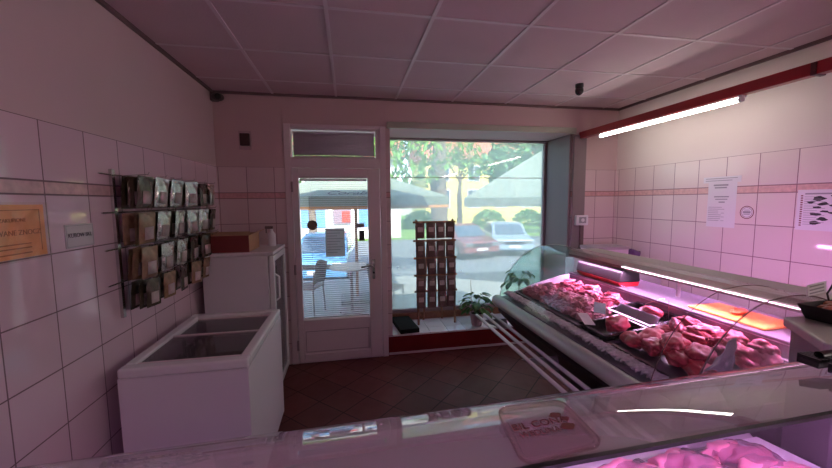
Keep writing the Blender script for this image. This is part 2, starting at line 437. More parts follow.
# notices on the door glass
backlit, nt_, out_ = new_mat('grey backlit paper'); a_ = nt_.nodes.new('ShaderNodeBsdfDiffuse'); b_ = nt_.nodes.new('ShaderNodeBsdfTranslucent'); c_ = nt_.nodes.new('ShaderNodeMixShader')
a_.inputs[0].default_value = (.6, .57, .57, 1); b_.inputs[0].default_value = (.85, .84, .86, 1); c_.inputs[0].default_value = .6
nt_.links.new(a_.outputs[0], c_.inputs[1]); nt_.links.new(b_.outputs[0], c_.inputs[2]); nt_.links.new(c_.outputs[0], out_.inputs[0])
def sheet_thing(name, label, cat, x0, x1, z0, z1, y, m, group=None):
    o = MB().box(x0, x1, y - .0015, y, z0, z1).build(name, m); origin(o, ((x0 + x1) / 2, y, z0)); return tag(o, label, cat, group)
yb = D + .0035
t = thing('paper_notice', 'pale grey paper notice stuck in the middle of the door glass', 'notice', (-.14, yb, 1.10))
MB().box(-.235, -.045, yb - .0015, yb, 1.10, 1.385).build('sheet', backlit, t)
s = MB()
for i in range(9): s.box(-.22, -.06 - .03 * (i % 3), yb - .0022, yb - .0016, 1.36 - i * .028, 1.366 - i * .028)
s.build('printed_line', mt['grey'], t)
o = MB().tube([(-.36, yb - .002, 1.42), (-.36, yb, 1.42)], .05, 28).build('round_sticker', M('grey brown sticker', (.25, .17, .12), .5)); origin(o, (-.36, yb, 1.42))
tag(o, 'round brown sticker near the left edge of the door glass', 'sticker')
sheet_thing('door_sign', 'small wide grey sign at the right edge of the door glass, above the dark one', 'sign', .075, .155, 1.385, 1.43, yb, mt['grey'])
sheet_thing('door_sign', 'small dark square sign at the right edge of the door glass, under the grey one', 'sign', .10, .155, 1.25, 1.355, yb, mt['black'])

# ------------------------------------------------------------------ wall things
# corner camera
t = thing('security_camera', 'dark round security camera tucked in the left rear ceiling corner', 'camera', (XL + .07, D - .07, H - .03))
MB().box(XL, XL + .06, D - .06, D, H - .10, H - .022).build('bracket', mt['dark_trim'], t, bevel=.006)
MB().ball((XL + .075, D - .085, H - .075), .045, 3, sc=(1.2, 1.2, .8)).build('housing', M('dark camera body', (.10, .06, .06), .4), t)
MB().tube([(XL + .09, D - .12, H - .08), (XL + .093, D - .142, H - .083)], .026, 16).build('lens', mt['black_gloss'], t)
# sensor box
t = thing('wall_sensor', 'small dark brown box with pale rim high on the back wall', 'sensor', (-.945, D, 2.17))
MB().box(-1.0, -.89, D - .012, D, 2.15, 2.325).build('back_plate', M('pinkish plastic', (.45, .32, .32), .5), t, bevel=.004)
MB().box(-.985, -.90, D - .04, D - .012, 2.185, 2.30).build('cover', M('dark brown plastic', (.05, .018, .018), .4), t, bevel=.006)
# dome camera on the ceiling
t = thing('ceiling_camera', 'small black dome camera hanging from the ceiling near the red rail', 'camera', (2.06, 2.98, H))
MB().lathe([(.0, 0), (.035, 0), (.035, -.03), (.0, -.03)], (2.06, 2.98, H), 20).build('base', mt['black'], t)
MB().ball((2.06, 2.98, H - .055), .036, 3, sc=(1, 1, 1.2)).build('dome', mt['black_gloss'], t)
# thermostat and cable duct
t = thing('wall_thermostat', 'square white control box with a grey dial on the grey pier', 'thermostat', (2.62, D - .018, 1.40))
MB().box(2.53, 2.685, D - .055, D - .018, 1.36, 1.475).build('housing', mt['white'], t, bevel=.008)
MB().box(2.565, 2.655, D - .058, D - .055, 1.385, 1.455).build('display', mt['grey'], t)
MB().tube([(2.61, D - .058, 1.42), (2.61, D - .064, 1.42)], .02, 20).build('dial', mt['white_gloss'], t)
tag(MB().box(2.595, 2.64, D - .04, D - .016, 1.02, 1.36).build('cable_duct', mt['dark_trim'], bevel=.003), 'dark vertical cable duct below the white control box', 'duct')

# left wall notices
t = thing('orange_notice', 'orange notice in a crinkled clear sleeve on the left tiled wall', 'notice', (XL, 1.6, 1.43))
MB().box(XL - .002, XL + .003, 1.30, 1.70, 1.45, 1.65).build('sheet', mt['orange'], t)
sv = MB().sheet(lambda a, b: Vector((XL + .006 + .005 * noise.noise(Vector((a * 9, b * 5, 1))) + .003, 1.29 + .425 * a, 1.437 + .222 * b)), 40, 24)
sv.build('clear_sleeve', clear('crinkled sleeve', (.97, .93, .9), 1.5, .08, film=.05), t)
for (s_, sz, y, z) in (('ZAKUPIONE', .02, 1.56, 1.592), ('W TOBIWANE ZNOCZ', .027, 1.535, 1.545)):
    text('lettering', s_, sz, (XL + .003, y, z), (0, 1, 0), (0, 0, 1), mt['brownink'], t)
s = MB()
for z, y0 in ((1.50, 1.33), (1.485, 1.33), (1.465, 1.33)): s.box(XL + .003, XL + .0035, y0, 1.63, z, z + .0045)
s.box(XL + .003, XL + .0035, 1.32, 1.68, 1.628, 1.631).box(XL + .003, XL + .0035, 1.676, 1.679, 1.47, 1.63)
s.build('printed_line', mt['brownink'], t)
t = thing('wall_sign', 'small white rectangular sign with dark lettering on the left wall', 'sign', (XL, 1.89, 1.45))
MB().box(XL - .002, XL + .005, 1.80, 1.975, 1.455, 1.56).build('plate', M('pale sign plate', (.62, .57, .60), .25), t, bevel=.002)
s = MB().box(XL + .005, XL + .0055, 1.805, 1.97, 1.553, 1.5555).box(XL + .005, XL + .0055, 1.805, 1.97, 1.459, 1.4615).box(XL + .005, XL + .0055, 1.805, 1.8075, 1.459, 1.555).box(XL + .005, XL + .0055, 1.9675, 1.97, 1.459, 1.555)
s.build('border', mt['grey'], t)
text('lettering', 'KUBOW SKL', .026, (XL + .0055, 1.885, 1.51), (0, 1, 0), (0, 0, 1), mt['ink'], t)

# ---- hanging packets on a wire rack (left wall)
t = thing('wire_rack', 'wire rack of horizontal rails and prongs fixed to the left wall', 'rack', (XL, 2.75, 1.0))
ROWS = [1.80, 1.605, 1.415, 1.235]
for z in ROWS:
    MB().tube([(XL + .02, 2.02, z), (XL + .02, 3.45, z)], .004, 8).build('rail', mt['steel'], t)
for y in (2.14, 2.8, 3.40):
    MB().box(XL + .001, XL + .016, y - .012, y + .012, 1.04, 1.83).build('upright', mt['steel'], t)
HOOKS = [2.20 + .195 * i for i in range(6)]
def pack_mesh(seed, w, h, th):
    m = MB(); rnd = random.Random(seed)
    def fn(side):
        def g_(a, b):
            e = (min(a, 1 - a, .25) / .25) * (min(b, .9 - b if b < .9 else 0, .2) / .2 if b < .9 else 0)
            return Vector((side * th / 2 * max(0, e) ** .6 + .004 * noise.noise(Vector((a * 3 + seed, b * 4, side))) * 1.0, (a - .5) * w, (b - 1) * h))
        return g_
    m.sheet(fn(1), 8, 10); m.sheet(fn(-1), 8, 10)
    return m
protos = []
for i, (mm, lab) in enumerate((('foil_pack', 'silvery'), ('brown_pack', 'dark'), ('tan_pack', 'tan'))):
    o = pack_mesh(i * 3 + 1, .128, .172, .02).build('spice_packet', mt[mm])
    lb = MB().sheet(lambda a, b: Vector((.0125, -.035 + .07 * a, -.15 + .07 * b)), 2, 2).build('packet_label', mt['pack_label'], o, solid=.0006)
    protos.append((o, lab))
ords = ['first', 'second', 'third', 'fourth', 'fifth', 'sixth', 'seventh', 'eighth', 'ninth', 'tenth']
rown = ['top', 'second', 'third', 'bottom']
rnd = random.Random(3); used = set()
pat = [[1, 0, 0, 0, 1, 0], [2, 0, 0, 0, 0, 1], [2, 0, 0, 1, 1, 2], [1, 2, 1, 2, 2, None]]
for ri, z in enumerate(ROWS):
    for hi, y in enumerate(HOOKS):
        k = pat[ri][hi]
        if k is None: continue
        MBh = MB().tube([(XL + .02, y, z), (XL + .15, y, z + .008), (XL + .155, y, z + .02)], .0025, 6); MBh.build('prong', mt['steel'], t)
        for d in range(3):
            kk = k if d == 2 else (k if rnd.random() < .5 else 1)
            p, lab = protos[kk]
            o = p if kk not in used else copy_tree(p); used.add(kk)
            o.location = (XL + .058 + d * .037, y + rnd.uniform(-.008, .008), z - .006 + d * .002)
            o.rotation_euler = (rnd.uniform(-.05, .05), R(rnd.uniform(1, 7)), rnd.uniform(-.3, .12))
            if ri == 3: o.scale = (.8, .8, .9)
            dep = ['nearest the wall', 'middle of its stack', 'front of its stack'][d]
            tag(o, f'{lab} spice packet, {rown[ri]} rail, {ords[hi]} prong from left, {dep}', 'packet', 'spice packets hanging on the wire rack')

# ---- chest freezer
fx0, fx1, fy0, fy1, fz = -1.105, -.535, 1.90, 2.76, .855
t = thing('chest_freezer', 'white chest freezer with sliding glass lids along the left wall', 'freezer', ((fx0 + fx1) / 2, (fy0 + fy1) / 2, 0))
b = MB().box(fx0, fx0 + .05, fy0, fy1, .06, fz - .05).box(fx1 - .05, fx1, fy0, fy1, .06, fz - .05).box(fx0 + .05, fx1 - .05, fy0, fy0 + .05, .06, fz - .05).box(fx0 + .05, fx1 - .05, fy1 - .05, fy1, .06, fz - .05).box(fx0 + .05, fx1 - .05, fy0 + .05, fy1 - .05, .06, .10)
# one smooth shell
b = MB().prism([(fx0, fy0), (fx1, fy0), (fx1, fy1), (fx0, fy1)], lambda p, q, z: Vector((p, q, z)), .06, fz - .05)
b.f = [f_ for f_ in b.f if not all(abs(b.v[i].z - (fz - .05)) < 1e-6 for i in f_)]; n = len(b.f); b.m = b.m[:n]; b.sm = b.sm[:n]
body = b.build('body', mt['white'], t, solid=.03, bevel=.0)
MB().box(fx0 + .03, fx1 - .03, fy0 + .03, fy1 - .03, .30, .32).build('inner_floor', mt['grey'], t)
MB().box(fx0 + .03, fx1 - .03, fy0 + .03, fy1 - .03, .005, .06).build('plinth', mt['black'], t)
r_ = MB().box(fx0 - .012, fx1 + .012, fy0 - .012, fy0 + .05, fz - .05, fz).box(fx0 - .012, fx1 + .012, fy1 - .05, fy1 + .012, fz - .05, fz)
r_.box(fx0 - .012, fx0 + .045, fy0 + .05, fy1 - .05, fz - .05, fz).box(fx1 - .045, fx1 + .012, fy0 + .05, fy1 - .05, fz - .05, fz)
r_.build('rim', mt['white_gloss'], t, bevel=.012, seg=3)
ym = 2.33
for (y0, y1, z) in ((fy0 + .05, ym + .02, fz - .012), (ym - .02, fy1 - .05, fz - .028)):
    l = MB().box(fx0 + .05, fx1 - .05, y0 + .012, y1 - .012, z - .003, z + .003).build('sliding_lid', mt['freezer_glass'], t)
    MB().box(fx0 + .045, fx1 - .045, y0, y0 + .022, z - .006, z + .007).build('lid_frame', mt['pvc'], l)
    MB().box(fx0 + .045, fx1 - .045, y1 - .022, y1, z - .006, z + .007).build('lid_frame', mt['pvc'], l)
MB().box(fx1 + .001, fx1 + .008, 2.60, 2.70, .12, .3).build('vent_grille', mt['grey'], t)
for i, (x, y, c) in enumerate(((-.98, 2.50, 'paper'), (-.80, 2.56, 'cardred'), (-.66, 2.48, 'board'), (-.95, 2.10, 'foil_pack'), (-.70, 2.12, 'paper'))):
    o = MB().box(-.075, .075, -.1, .1, 0, .19).build('frozen_food_box', mt[c], bevel=.01); o.location = (x, y, .322); o.rotation_euler.z = .2 * (i - 2)
    tag(o, ['pale box in the far left of the freezer', 'dark red box in the far middle of the freezer', 'orange box in the far right of the freezer', 'silvery packet in the near left of the freezer', 'pale box in the near right of the freezer'][i] + ', under the glass lid', 'box', 'frozen goods in the freezer')

# ---- small glass-door refrigerator
rx0, rx1, ry0, ry1, rz = -1.15, -.655, 3.05, 3.60, 1.25
t = thing('refrigerator', 'white waist-high refrigerator with a grey glass door beside the freezer', 'fridge', ((rx0 + rx1) / 2, 3.3, 0))
MB().box(rx0, rx1, ry0, ry1, .05, rz - .03).build('body', mt['white'], t, bevel=.008)
MB().box(rx0 - .005, rx1 + .045, ry0 - .005, ry1 + .005, rz - .03, rz).build('top_panel', mt['white_gloss'], t, bevel=.008)
MB().box(rx0 + .02, rx1 - .02, ry0 + .02, ry1 - .02, 0, .05).build('plinth', mt['black'], t)
dr = MB().box(rx1 + .006, rx1 + .045, ry0, ry0 + .05, .06, rz - .035).box(rx1 + .006, rx1 + .045, ry1 - .05, ry1, .06, rz - .035).box(rx1 + .006, rx1 + .045, ry0 + .05, ry1 - .05, rz - .085, rz - .035).box(rx1 + .006, rx1 + .045, ry0 + .05, ry1 - .05, .06, .11)
dd = dr.build('door', mt['white_gloss'], t, bevel=.006)
MB().box(rx1 + .02, rx1 + .028, ry0 + .05, ry1 - .05, .11, rz - .085).build('door_glass', mt['fridge_glass'], dd)
MB().tube([(rx1 + .045, ry0 + .03, .84), (rx1 + .075, ry0 + .03, .86), (rx1 + .075, ry0 + .03, 1.04), (rx1 + .045, ry0 + .03, 1.06)], .008, 8).build('handle', mt['white_gloss'], dd)

# carton on the fridge
cz = rz
t = thing('cardboard_carton', 'open cardboard carton with a dark red front on top of the refrigerator', 'carton', (-.97, 3.22, cz))
MB().box(-1.145, -.80, 3.08, 3.085, cz + .001, cz + .135).build('front_panel', mt['cardred'], t)
c = MB().box(-1.145, -1.14, 3.086, 3.42, cz + .001, cz + .135).box(-.805, -.80, 3.086, 3.42, cz + .001, cz + .135).box(-1.139, -.806, 3.415, 3.42, cz + .001, cz + .135).box(-1.139, -.806, 3.086, 3.414, cz + .001, cz + .006)
c.build('box_body', mt['cardboard'], t)
MB().quad((-1.145, 3.085, cz + .136), (-.80, 3.085, cz + .136), (-.83, 3.25, cz + .155), (-1.12, 3.25, cz + .155)).build('flap', mt['cardboard'], t, solid=.004)
MB().quad((-.80, 3.09, cz + .136), (-.80, 3.41, cz + .136), (-.74, 3.40, cz + .165), (-.74, 3.10, cz + .165)).build('flap', mt['cardboard'], t, solid=.004)
t = thing('spray_bottle', 'white spray bottle with a dark trigger behind the carton', 'bottle', (-.70, 3.46, cz))
MB().lathe([(0, .001), (.032, .001), (.034, .02), (.034, .11), (.014, .14), (.014, .16), (0, .16)], (-.70, 3.46, cz), 18).build('body', mt['white'], t)
MB().box(-.755, -.685, 3.448, 3.472, cz + .16, cz + .185).box(-.75, -.74, 3.452, 3.468, cz + .12, cz + .16).build('trigger_head', mt['dark_trim'], t, bevel=.004)

# ---- right wall papers
def xq(m, y0, y1, z0, z1, d): return m.box(XR - d - .0006, XR + .002 if d in (.001, .0025) else XR - d, y0, y1, z0, z1)
t = thing('paper_notice', 'tall white printed notice hanging on the right tiled wall', 'notice', (XR, 2.48, 1.40))
xq(MB(), 2.362, 2.595, 1.41, 1.80, .001).build('sheet', mt['paper'], t)
s = MB(); rr = random.Random(2)
for (z, a, b_, th) in ((1.755, 2.43, 2.55, .013), (1.735, 2.44, 2.54, .011), (1.66, 2.42, 2.54, .010), (1.64, 2.43, 2.53, .008), (1.615, 2.45, 2.50, .010)): xq(s, a, b_, z, z + th, .0018)
for i in range(8): xq(s, 2.50 - rr.uniform(0, .03), 2.585, 1.575 - i * .016, 1.579 - i * .016, .0018); xq(s, 2.45, 2.475, 1.575 - i * .016, 1.579 - i * .016, .0018) if i % 2 else None
s.build('printed_line', mt['grey'], t)
t = thing('paper_banner', 'wide short white paper strip taped above the tall notice on the right wall', 'notice', (XR, 2.48, 1.78))
xq(MB(), 2.335, 2.64, 1.782, 1.832, .0025).build('sheet', mt['paper'], t)
s = MB(); xq(s, 2.36, 2.62, 1.815, 1.820, .0033); xq(s, 2.40, 2.62, 1.797, 1.802, .0033); s.build('printed_line', mt['grey'], t)
# round logo
t = thing('round_sticker', 'round ringed logo sticker on the right wall between the papers', 'sticker', (XR, 2.277, 1.54))
def ring(m, r0, r1, y, z, d):
    n = 32
    for k in range(n):
        a0, a1 = 2 * pi * k / n, 2 * pi * (k + 1) / n
        m.quad(*[(XR - d, y + r * cos(a), z + r * sin(a)) for r, a in ((r0, a0), (r1, a0), (r1, a1), (r0, a1))])
    return m
MB().tube([(XR - .001, 2.277, 1.54), (XR + .002, 2.277, 1.54)], .052, 32, smooth=False).build('disc', mt['paper'], t)
ring(ring(MB(), .045, .051, 2.277, 1.54, .0016), .036, .039, 2.277, 1.54, .0016).build('ring', mt['redink'], t, recalc=False)
s = MB(); xq(s, 2.25, 2.305, 1.533, 1.55, .0016); xq(s, 2.255, 2.30, 1.522, 1.528, .0016); xq(s, 2.257, 2.297, 1.556, 1.561, .0016); s.build('lettering', mt['grey'], t)
# cuts chart
t = thing('cuts_chart', 'white chart with small dark animal silhouettes at right edge of right wall', 'poster', (XR, 1.75, 1.42))
xq(MB(), 1.52, 1.962, 1.43, 1.705, .001).build('sheet', mt['paper'], t)
s = MB()
for i in range(14): xq(s, 1.93, 1.942, 1.66 - i * .0155, 1.668 - i * .0155, .0018)
s.build('colour_key', mt['redink'], t)
s = MB(); xq(s, 1.56, 1.92, 1.672, 1.682, .0018)
for i in range(13): xq(s, 1.85 - .02 * (i % 3), 1.922, 1.655 - i * .0155, 1.658 - i * .0155, .0018)
s.build('printed_line', mt['grey'], t)
s = MB()
for (y, z, L) in ((1.845, 1.645, .035), (1.885, 1.62, .022), (1.82, 1.61, .028), (1.855, 1.585, .022), (1.81, 1.56, .022), (1.86, 1.54, .03), (1.82, 1.51, .028), (1.86, 1.482, .03), (1.77, 1.60, .02), (1.77, 1.55, .02), (1.765, 1.66, .02), (1.70, 1.62, .03), (1.66, 1.58, .03), (1.70, 1.52, .03), (1.62, 1.63, .03), (1.60, 1.54, .03)):
    for k in range(1):
        pts = [(cos(a) * L * (1 + .25 * sin(3 * a + y * 50)), sin(a) * L * .38 * (1 + .3 * cos(2 * a + z * 40))) for a in [2 * pi * i / 14 for i in range(14)]]
        s._add([(XR - .0019, y + p, z + q) for p, q in pts], [tuple(range(14))])
s.build('animal_silhouette', mt['ink'], t, recalc=False)

# ---- red rail with tube lamp
t = thing('lamp_rail', 'long red steel rail running under the ceiling over the meat counter', 'rail', (2.60, 1.0, 2.36))
MB().box(2.57, 2.63, YN, D, 2.335, 2.405).build('beam', mt['redpaint'], t, bevel=.004)
for y in (1.62, -.2): MB().box(2.562, 2.638, y - .012, y + .012, 2.33, 2.40).build('joint_clip', M('dark red clip', (.10, .01, .015), .4), t)
def tube_lamp(y0, y1, lab, lm='tube'):
    t = thing('tube_lamp', lab, 'lamp', (2.6, (y0 + y1) / 2, 2.33))
    MB().box(2.575, 2.625, y0, y1 , 2.322, 2.334).build('housing', mt['white'], t, bevel=.003)
    MB().tube([(2.59, y0 + .02, 2.308), (2.59, y1 - .02, 2.308)], .016, 12).build('tube', mt[lm], t)
    for y in (y0, y1 - .02): MB().tube([(2.59, y, 2.308), (2.59, y + .02, 2.308)], .018, 12).build('end_cap', mt['white'], t)
    for y in (y0 + .15, y1 - .15): MB().box(2.585, 2.615, y - .01, y + .01, 2.33, 2.337).build('mount_clip', mt['white'], t)
tube_lamp(2.0, 3.38, 'lit white tube lamp under the red rail above the meat counter')
tube_lamp(-1.3, .1, 'added unseen fill tube at the near end of the red rail', 'tube_fill')  # out of view, added to brighten the room

# ------------------------------------------------------------------ rack, plant and mat on the sill
SZ = .222
t = thing('packet_stand', 'wooden easel stand holding rows of brown packets on the window sill', 'stand', (.97, 4.0, SZ))
def lean(z): return 3.955 + (z - SZ) * .085
for x in (.765, 1.20):
    MB().tube([(x, lean(SZ), SZ + .0), (x, lean(1.44), 1.44)], .013, 4, smooth=False).build('post', mt['wood'], t)
MB().tube([(1.09, 4.13, SZ), (1.05, 4.07, 1.2)], .012, 4, smooth=False).build('prop_leg', mt['wood'], t)
MB().tube([(.86, 4.13, SZ), (.90, 4.07, 1.2)], .012, 4, smooth=False).build('prop_leg', mt['wood'], t)
RZ = [1.40, 1.185, .985, .785, .60]
for z in RZ:
    MB().box(.725, 1.235, lean(z) - .012, lean(z) + .012, z - .004, z + .018).build('shelf_bar', mt['wood'], t)
def chocpack(seed):
    m = MB()
    def fn(sd):
        def g_(a, b):
            e = max(0, min(a, 1 - a, .2) / .2 * min(b, 1 - b, .2) / .2)
            return Vector(((a - .5) * .106 * (1 + .04 * noise.noise(Vector((seed, b * 4, 0)))), sd * (.004 + .014 * e ** .5), (b - 1) * .178))
        return g_
    m.sheet(fn(1), 6, 8); m.sheet(fn(-1), 6, 8); return m
cp = chocpack(1).build('brown_packet', mt['choc_pack'])
MB().box(-.03, .03, -.0195, -.0185, -.105, -.05).build('packet_label', mt['pack_label'], cp)
MB().box(-.042, .042, -.0065, .0065, -.012, .004).build('header_strip', mt['choc_pack'], cp)
first = True; rk = random.Random(5)
for ri, z in enumerate(RZ):
    for ci, x in enumerate((.80, .925, 1.045, 1.16)):
        o = cp if first else copy_tree(cp); first = False
        o.location = (x + rk.uniform(-.004, .004), lean(z) - .036, z + .0)
        o.rotation_euler = (R(-4), rk.uniform(-.04, .04), rk.uniform(-.08, .08))
        tag(o, f'brown packet on window stand, {["top","second","third","fourth","lowest"][ri]} row, {["first","second","third","fourth"][ci]} from the left', 'packet', 'brown packets on the window stand')

def leafy(root, cx, cy, cz, n, r, hgt, sd, size):
    rl = random.Random(sd)
    for k in range(n):
        a = rl.uniform(0, 2 * pi); rad = r * rl.uniform(.35, 1); zz = hgt * rl.uniform(.15, 1) * (1.1 - .5 * rad / r)
        tip = Vector((cx + rad * cos(a), cy + rad * sin(a), cz + zz)); st = MB()
        st.tube([(cx, cy, cz - .02), ((cx * .5 + tip.x * .5), (cy * .5 + tip.y * .5), cz + zz * .8), tip], .0018, 5)
        so = st.build('stem', mt['leaf'], root)
        d = Vector((cos(a), sin(a), rl.uniform(-.8, .1))).normalized(); sd_ = d.cross(Vector((0, 0, 1))).normalized(); nn = sd_.cross(d)
        L = size * rl.uniform(.7, 1.2); W = L * .36
        MB().sheet(lambda u, v: tip + d * (L * u) + sd_ * ((v * 2 - 1) * W * sin(pi * min(1, u * .93 + .04)) ** .8) + nn * (.10 * L * abs(v * 2 - 1) - .35 * L * u * u), 6, 4).build('leaf', mt['leaf'], so, solid=.0006)
t = thing('potted_plant', 'green leafy plant in a mauve pot on the window sill right of the stand', 'plant', (1.42, 3.82, SZ))
MB().lathe([(0, .001), (.055, .001), (.062, .02), (.078, .125), (.082, .13), (.082, .145), (.072, .145), (.070, .13), (0, .128)], (1.42, 3.82, SZ), 24).build('pot', mt['terracotta'], t)
MB().lathe([(0, .132), (.068, .130)], (1.42, 3.82, SZ), 20).build('soil', mt['soil'], t)
MB().tube([(1.37, 3.85, SZ + .13), (1.36, 3.86, SZ + .52)], .003, 6).build('support_stick', mt['dark_trim'], t)
leafy(t, 1.42, 3.82, SZ + .14, 46, .15, .26, 4, .10)
t = thing('potted_plant', 'small dark plant on the window sill behind the end glass of the counter', 'plant', (1.98, 3.9, SZ))
MB().lathe([(0, .001), (.07, .001), (.09, .17), (.095, .2), (.08, .2), (.078, .18), (0, .178)], (1.98, 3.9, SZ), 24).build('pot', mt['terracotta'], t)
MB().tube([(1.98, 3.9, SZ + .17), (1.98, 3.9, SZ + .5)], .006, 6).build('stalk', mt['wood'], t)
leafy(t, 1.98, 3.9, SZ + .42, 22, .17, .22, 9, .09)
# black panel
mx = Matrix.Translation((.60, 4.0, SZ)) @ Matrix.Rotation(R(6), 4, 'Z')
o = MB().box(-.115, .10, -.29, .27, .001, .05).build('black_mat', mt['rubber'], bevel=.006); o.matrix_world = mx
tag(o, 'flat black folded mat lying on the window sill left of the stand', 'mat')

# ------------------------------------------------------------------ meat counter along the right wall
PROF = [(0, .862), (.012, .91), (.028, .965), (.062, 1.05), (.106, 1.125), (.15, 1.178), (.204, 1.225), (.26, 1.26), (.32, 1.284), (.40, 1.298), (.48, 1.30), (.55, 1.29), (.61, 1.272)]
def prof_smooth(n=36, umax=None):
    pts = [Vector((a, b, 0)) for a, b in PROF]; out = []
    L = [0]
    for a, b in zip(pts, pts[1:]): L.append(L[-1] + (b - a).length)
    for i in range(n + 1):
        t_ = L[-1] * i / n
        k = max(j for j in range(len(L)) if L[j] <= t_ + 1e-9); k = min(k, len(pts) - 2)
        f_ = (t_ - L[k]) / (L[k + 1] - L[k])
        p0, p1, p2, p3 = pts[max(k - 1, 0)], pts[k], pts[k + 1], pts[min(k + 2, len(pts) - 1)]
        p = .5 * ((2 * p1) + (p2 - p0) * f_ + (2 * p0 - 5 * p1 + 4 * p2 - p3) * f_ ** 2 + (-p0 + 3 * p1 - 3 * p2 + p3) * f_ ** 3)
        out.append((p.x, p.y))
    return [p for p in out if umax is None or p[0] <= umax]
X0, XB, Y0, Y1 = 1.10, 2.00, .985, 2.55
def deck_z(x): return .915 + .12 * (x - 1.16)
t = rc = thing('meat_counter', 'long curved-glass refrigerated meat counter with a bar shelf along the right wall', 'counter', ((X0 + XB) / 2, (Y0 + Y1) / 2, 0))
MB().prism([(1.74, .12), (XB, .12), (XB, .84), (1.12, .84), (1.12, .80)], lambda p, q, yy: Vector((p, yy, q)), Y0, Y1).build('cabinet', M('dark counter front', (.022, .012, .014), .5), t, bevel=.008)
MB().box(1.77, XB - .05, Y0 + .03, Y1 - .03, 0, .12).build('plinth', mt['black'], t)
MB().tube([(X0 + .012, Y0, .884), (X0 + .012, Y1, .884)], .042, 20).build('bumper_rail', mt['alu'], t)
MB().box(X0 + .03, X0 + .06, Y0, Y1, .84, .868).build('glass_channel', mt['alu'], t, bevel=.004)
sh = None
for i, x in enumerate((.925, .985, 1.045)):
    MB().tube([(x, Y0, .795), (x, Y1 - .06, .795)], .011, 10).build('shelf_bar', mt['white_gloss'], t)
for y in (Y0 + .08, 1.75, Y1 - .14):
    MB().prism([(.91, .782), (1.125, .782), (1.145, .70), (1.12, .70)], lambda p, q, yy: Vector((p, yy, q)), y - .004, y + .004).build('shelf_bracket', mt['grey'], t)
dk = MB().prism([(1.15, .855), (1.72, .90), (1.72, deck_z(1.72)), (1.15, deck_z(1.15))], lambda p, q, yy: Vector((p, yy, q)), Y0 + .012, Y1 - .012)
dk.build('display_deck', mt['deck'], t)
MB().box(1.72, 1.735, Y0 + .01, Y1 - .01, .84, 1.06).build('deck_riser', M('dark violet riser', (.17, .12, .17), .35), t)
MB().box(1.722, XB + .05, Y0, Y1, 1.06, 1.075).build('work_ledge', M('violet grey work ledge', (.16, .135, .18), .35, .2), t, bevel=.004)
MB().box(1.95, XB, Y0, Y1, .84, 1.06).build('rear_panel', mt['liner'], t)
MB().box(1.715, 1.972, Y0, Y1, 1.224, 1.258).box(1.928, 1.938, Y0, Y1, 1.190, 1.224).build('lamp_cover', mt['cover'], t, bevel=.004)  # rear lip added to keep the rear lamp's light off the ledge
MB().box(1.717, 1.722, Y0, Y1, 1.204, 1.2235).build('added_baffle', mt['dark_trim'], t)  # added lip, hides the fill panel from the camera
MB().box(1.748, 1.752, Y0, Y1, 1.198, 1.2235).build('added_baffle', mt['dark_trim'], t)  # added baffle, shades the ledge from the fill panel
for y in (Y0 + .02, 1.75, Y1 - .03): MB().tube([(1.90, y, 1.075), (1.90, y, 1.222)], .012, 10).build('cover_post', mt['alu'], t)
ps = prof_smooth(40)
YS = 1.145
for (a, b_) in ((Y0, YS - .003), (YS + .003, Y1)):
    g_ = MB().sheet(lambda u, v: Vector((X0 + .045 * 0 + ps[round(u * 40)][0] + .02, a + (b_ - a) * v, ps[round(u * 40)][1])), 40, 1)
    g_.build('front_glass', mt['case_glass'], t)
# glass edges that read as dark lines
for y, r in ((YS, .0018), (Y0, .0022)):
    MB().tube([(X0 + .02 + p, y, q) for p, q in ps], r, 6).build('glass_edge', mt['dark_trim'], t)
MB().tube([(X0 + .02 + p, Y1, q) for p, q in ps], .0025, 6).build('glass_edge', mt['cover'], t)
inner = [(.02, .866), (.10, .91), (.20, .955), (.32, .997), (.44, 1.028), (.56, 1.054), (.635, 1.06)]
MB().prism([(X0 + .03, .85)] + [(X0 + p, q) for p, q in inner] + [(X0 + .635, .85)], lambda p, q, yy: Vector((p, yy, q)), Y1 - .012, Y1).build('end_liner', M('pinkish white end liner', (.80, .62, .76), .4), t)
MB().prism([(X0 + .02 + p, q) for p, q in ps[::2]] + [(X0 + .66, 1.22), (X0 + .66, 1.062)] + [(X0 + p, q + .002) for p, q in inner[::-1]], lambda p, q, yy: Vector((p, yy, q)), Y1 - .008, Y1 - .002).build('end_glass', mt['end_glass'], t)
pm = [(X0 + .02 + p, q) for p, q in ps[::2]]
MB().prism(pm + [(X0 + .62, 1.22), (X0 + .62, .87), (X0 + .02, .86)], lambda p, q, yy: Vector((p, yy, q)), Y0 + .002, Y0 + .006).build('end_glass', mt['film_clear'], t)
MB().box(X0 + .03, XB, Y0, Y0 + .01, .84, .90).build('end_liner', mt['liner'], t)
lm = MB().tube([(1.7125, Y0 + .03, 1.2195), (1.7125, 1.98, 1.2195)], .0026, 10); lm.build('display_lamp', mt['pink_led'], t)
MB().box(1.726, 1.744, Y0 + .03, Y1 - .05, 1.212, 1.221).build('deck_fill', mt['panel_fill'], t)  # hidden panel added to light the meat
MB().box(1.939, 1.946, Y0 + .03, Y1 - .05, 1.196, 1.221).build('rear_lamp', mt['purple_led'], t)
# ruffled edging along the deck front
gr = MB().sheet(lambda u, v: Vector((1.155 + .075 * v + .008 * sin(u * 330), Y0 + .02 + (Y1 - Y0 - .04) * u, .943 + .008 * sin(v * pi) + .006 * sin(u * 420 + v * 5) + .006 * noise.noise(Vector((u * 160, v * 3, 0))))), 420, 5)
tag(gr.build('ruffled_edging', mt['garnish'], solid=.001), 'ruffled grey plastic edging along the front of the meat deck', 'edging')

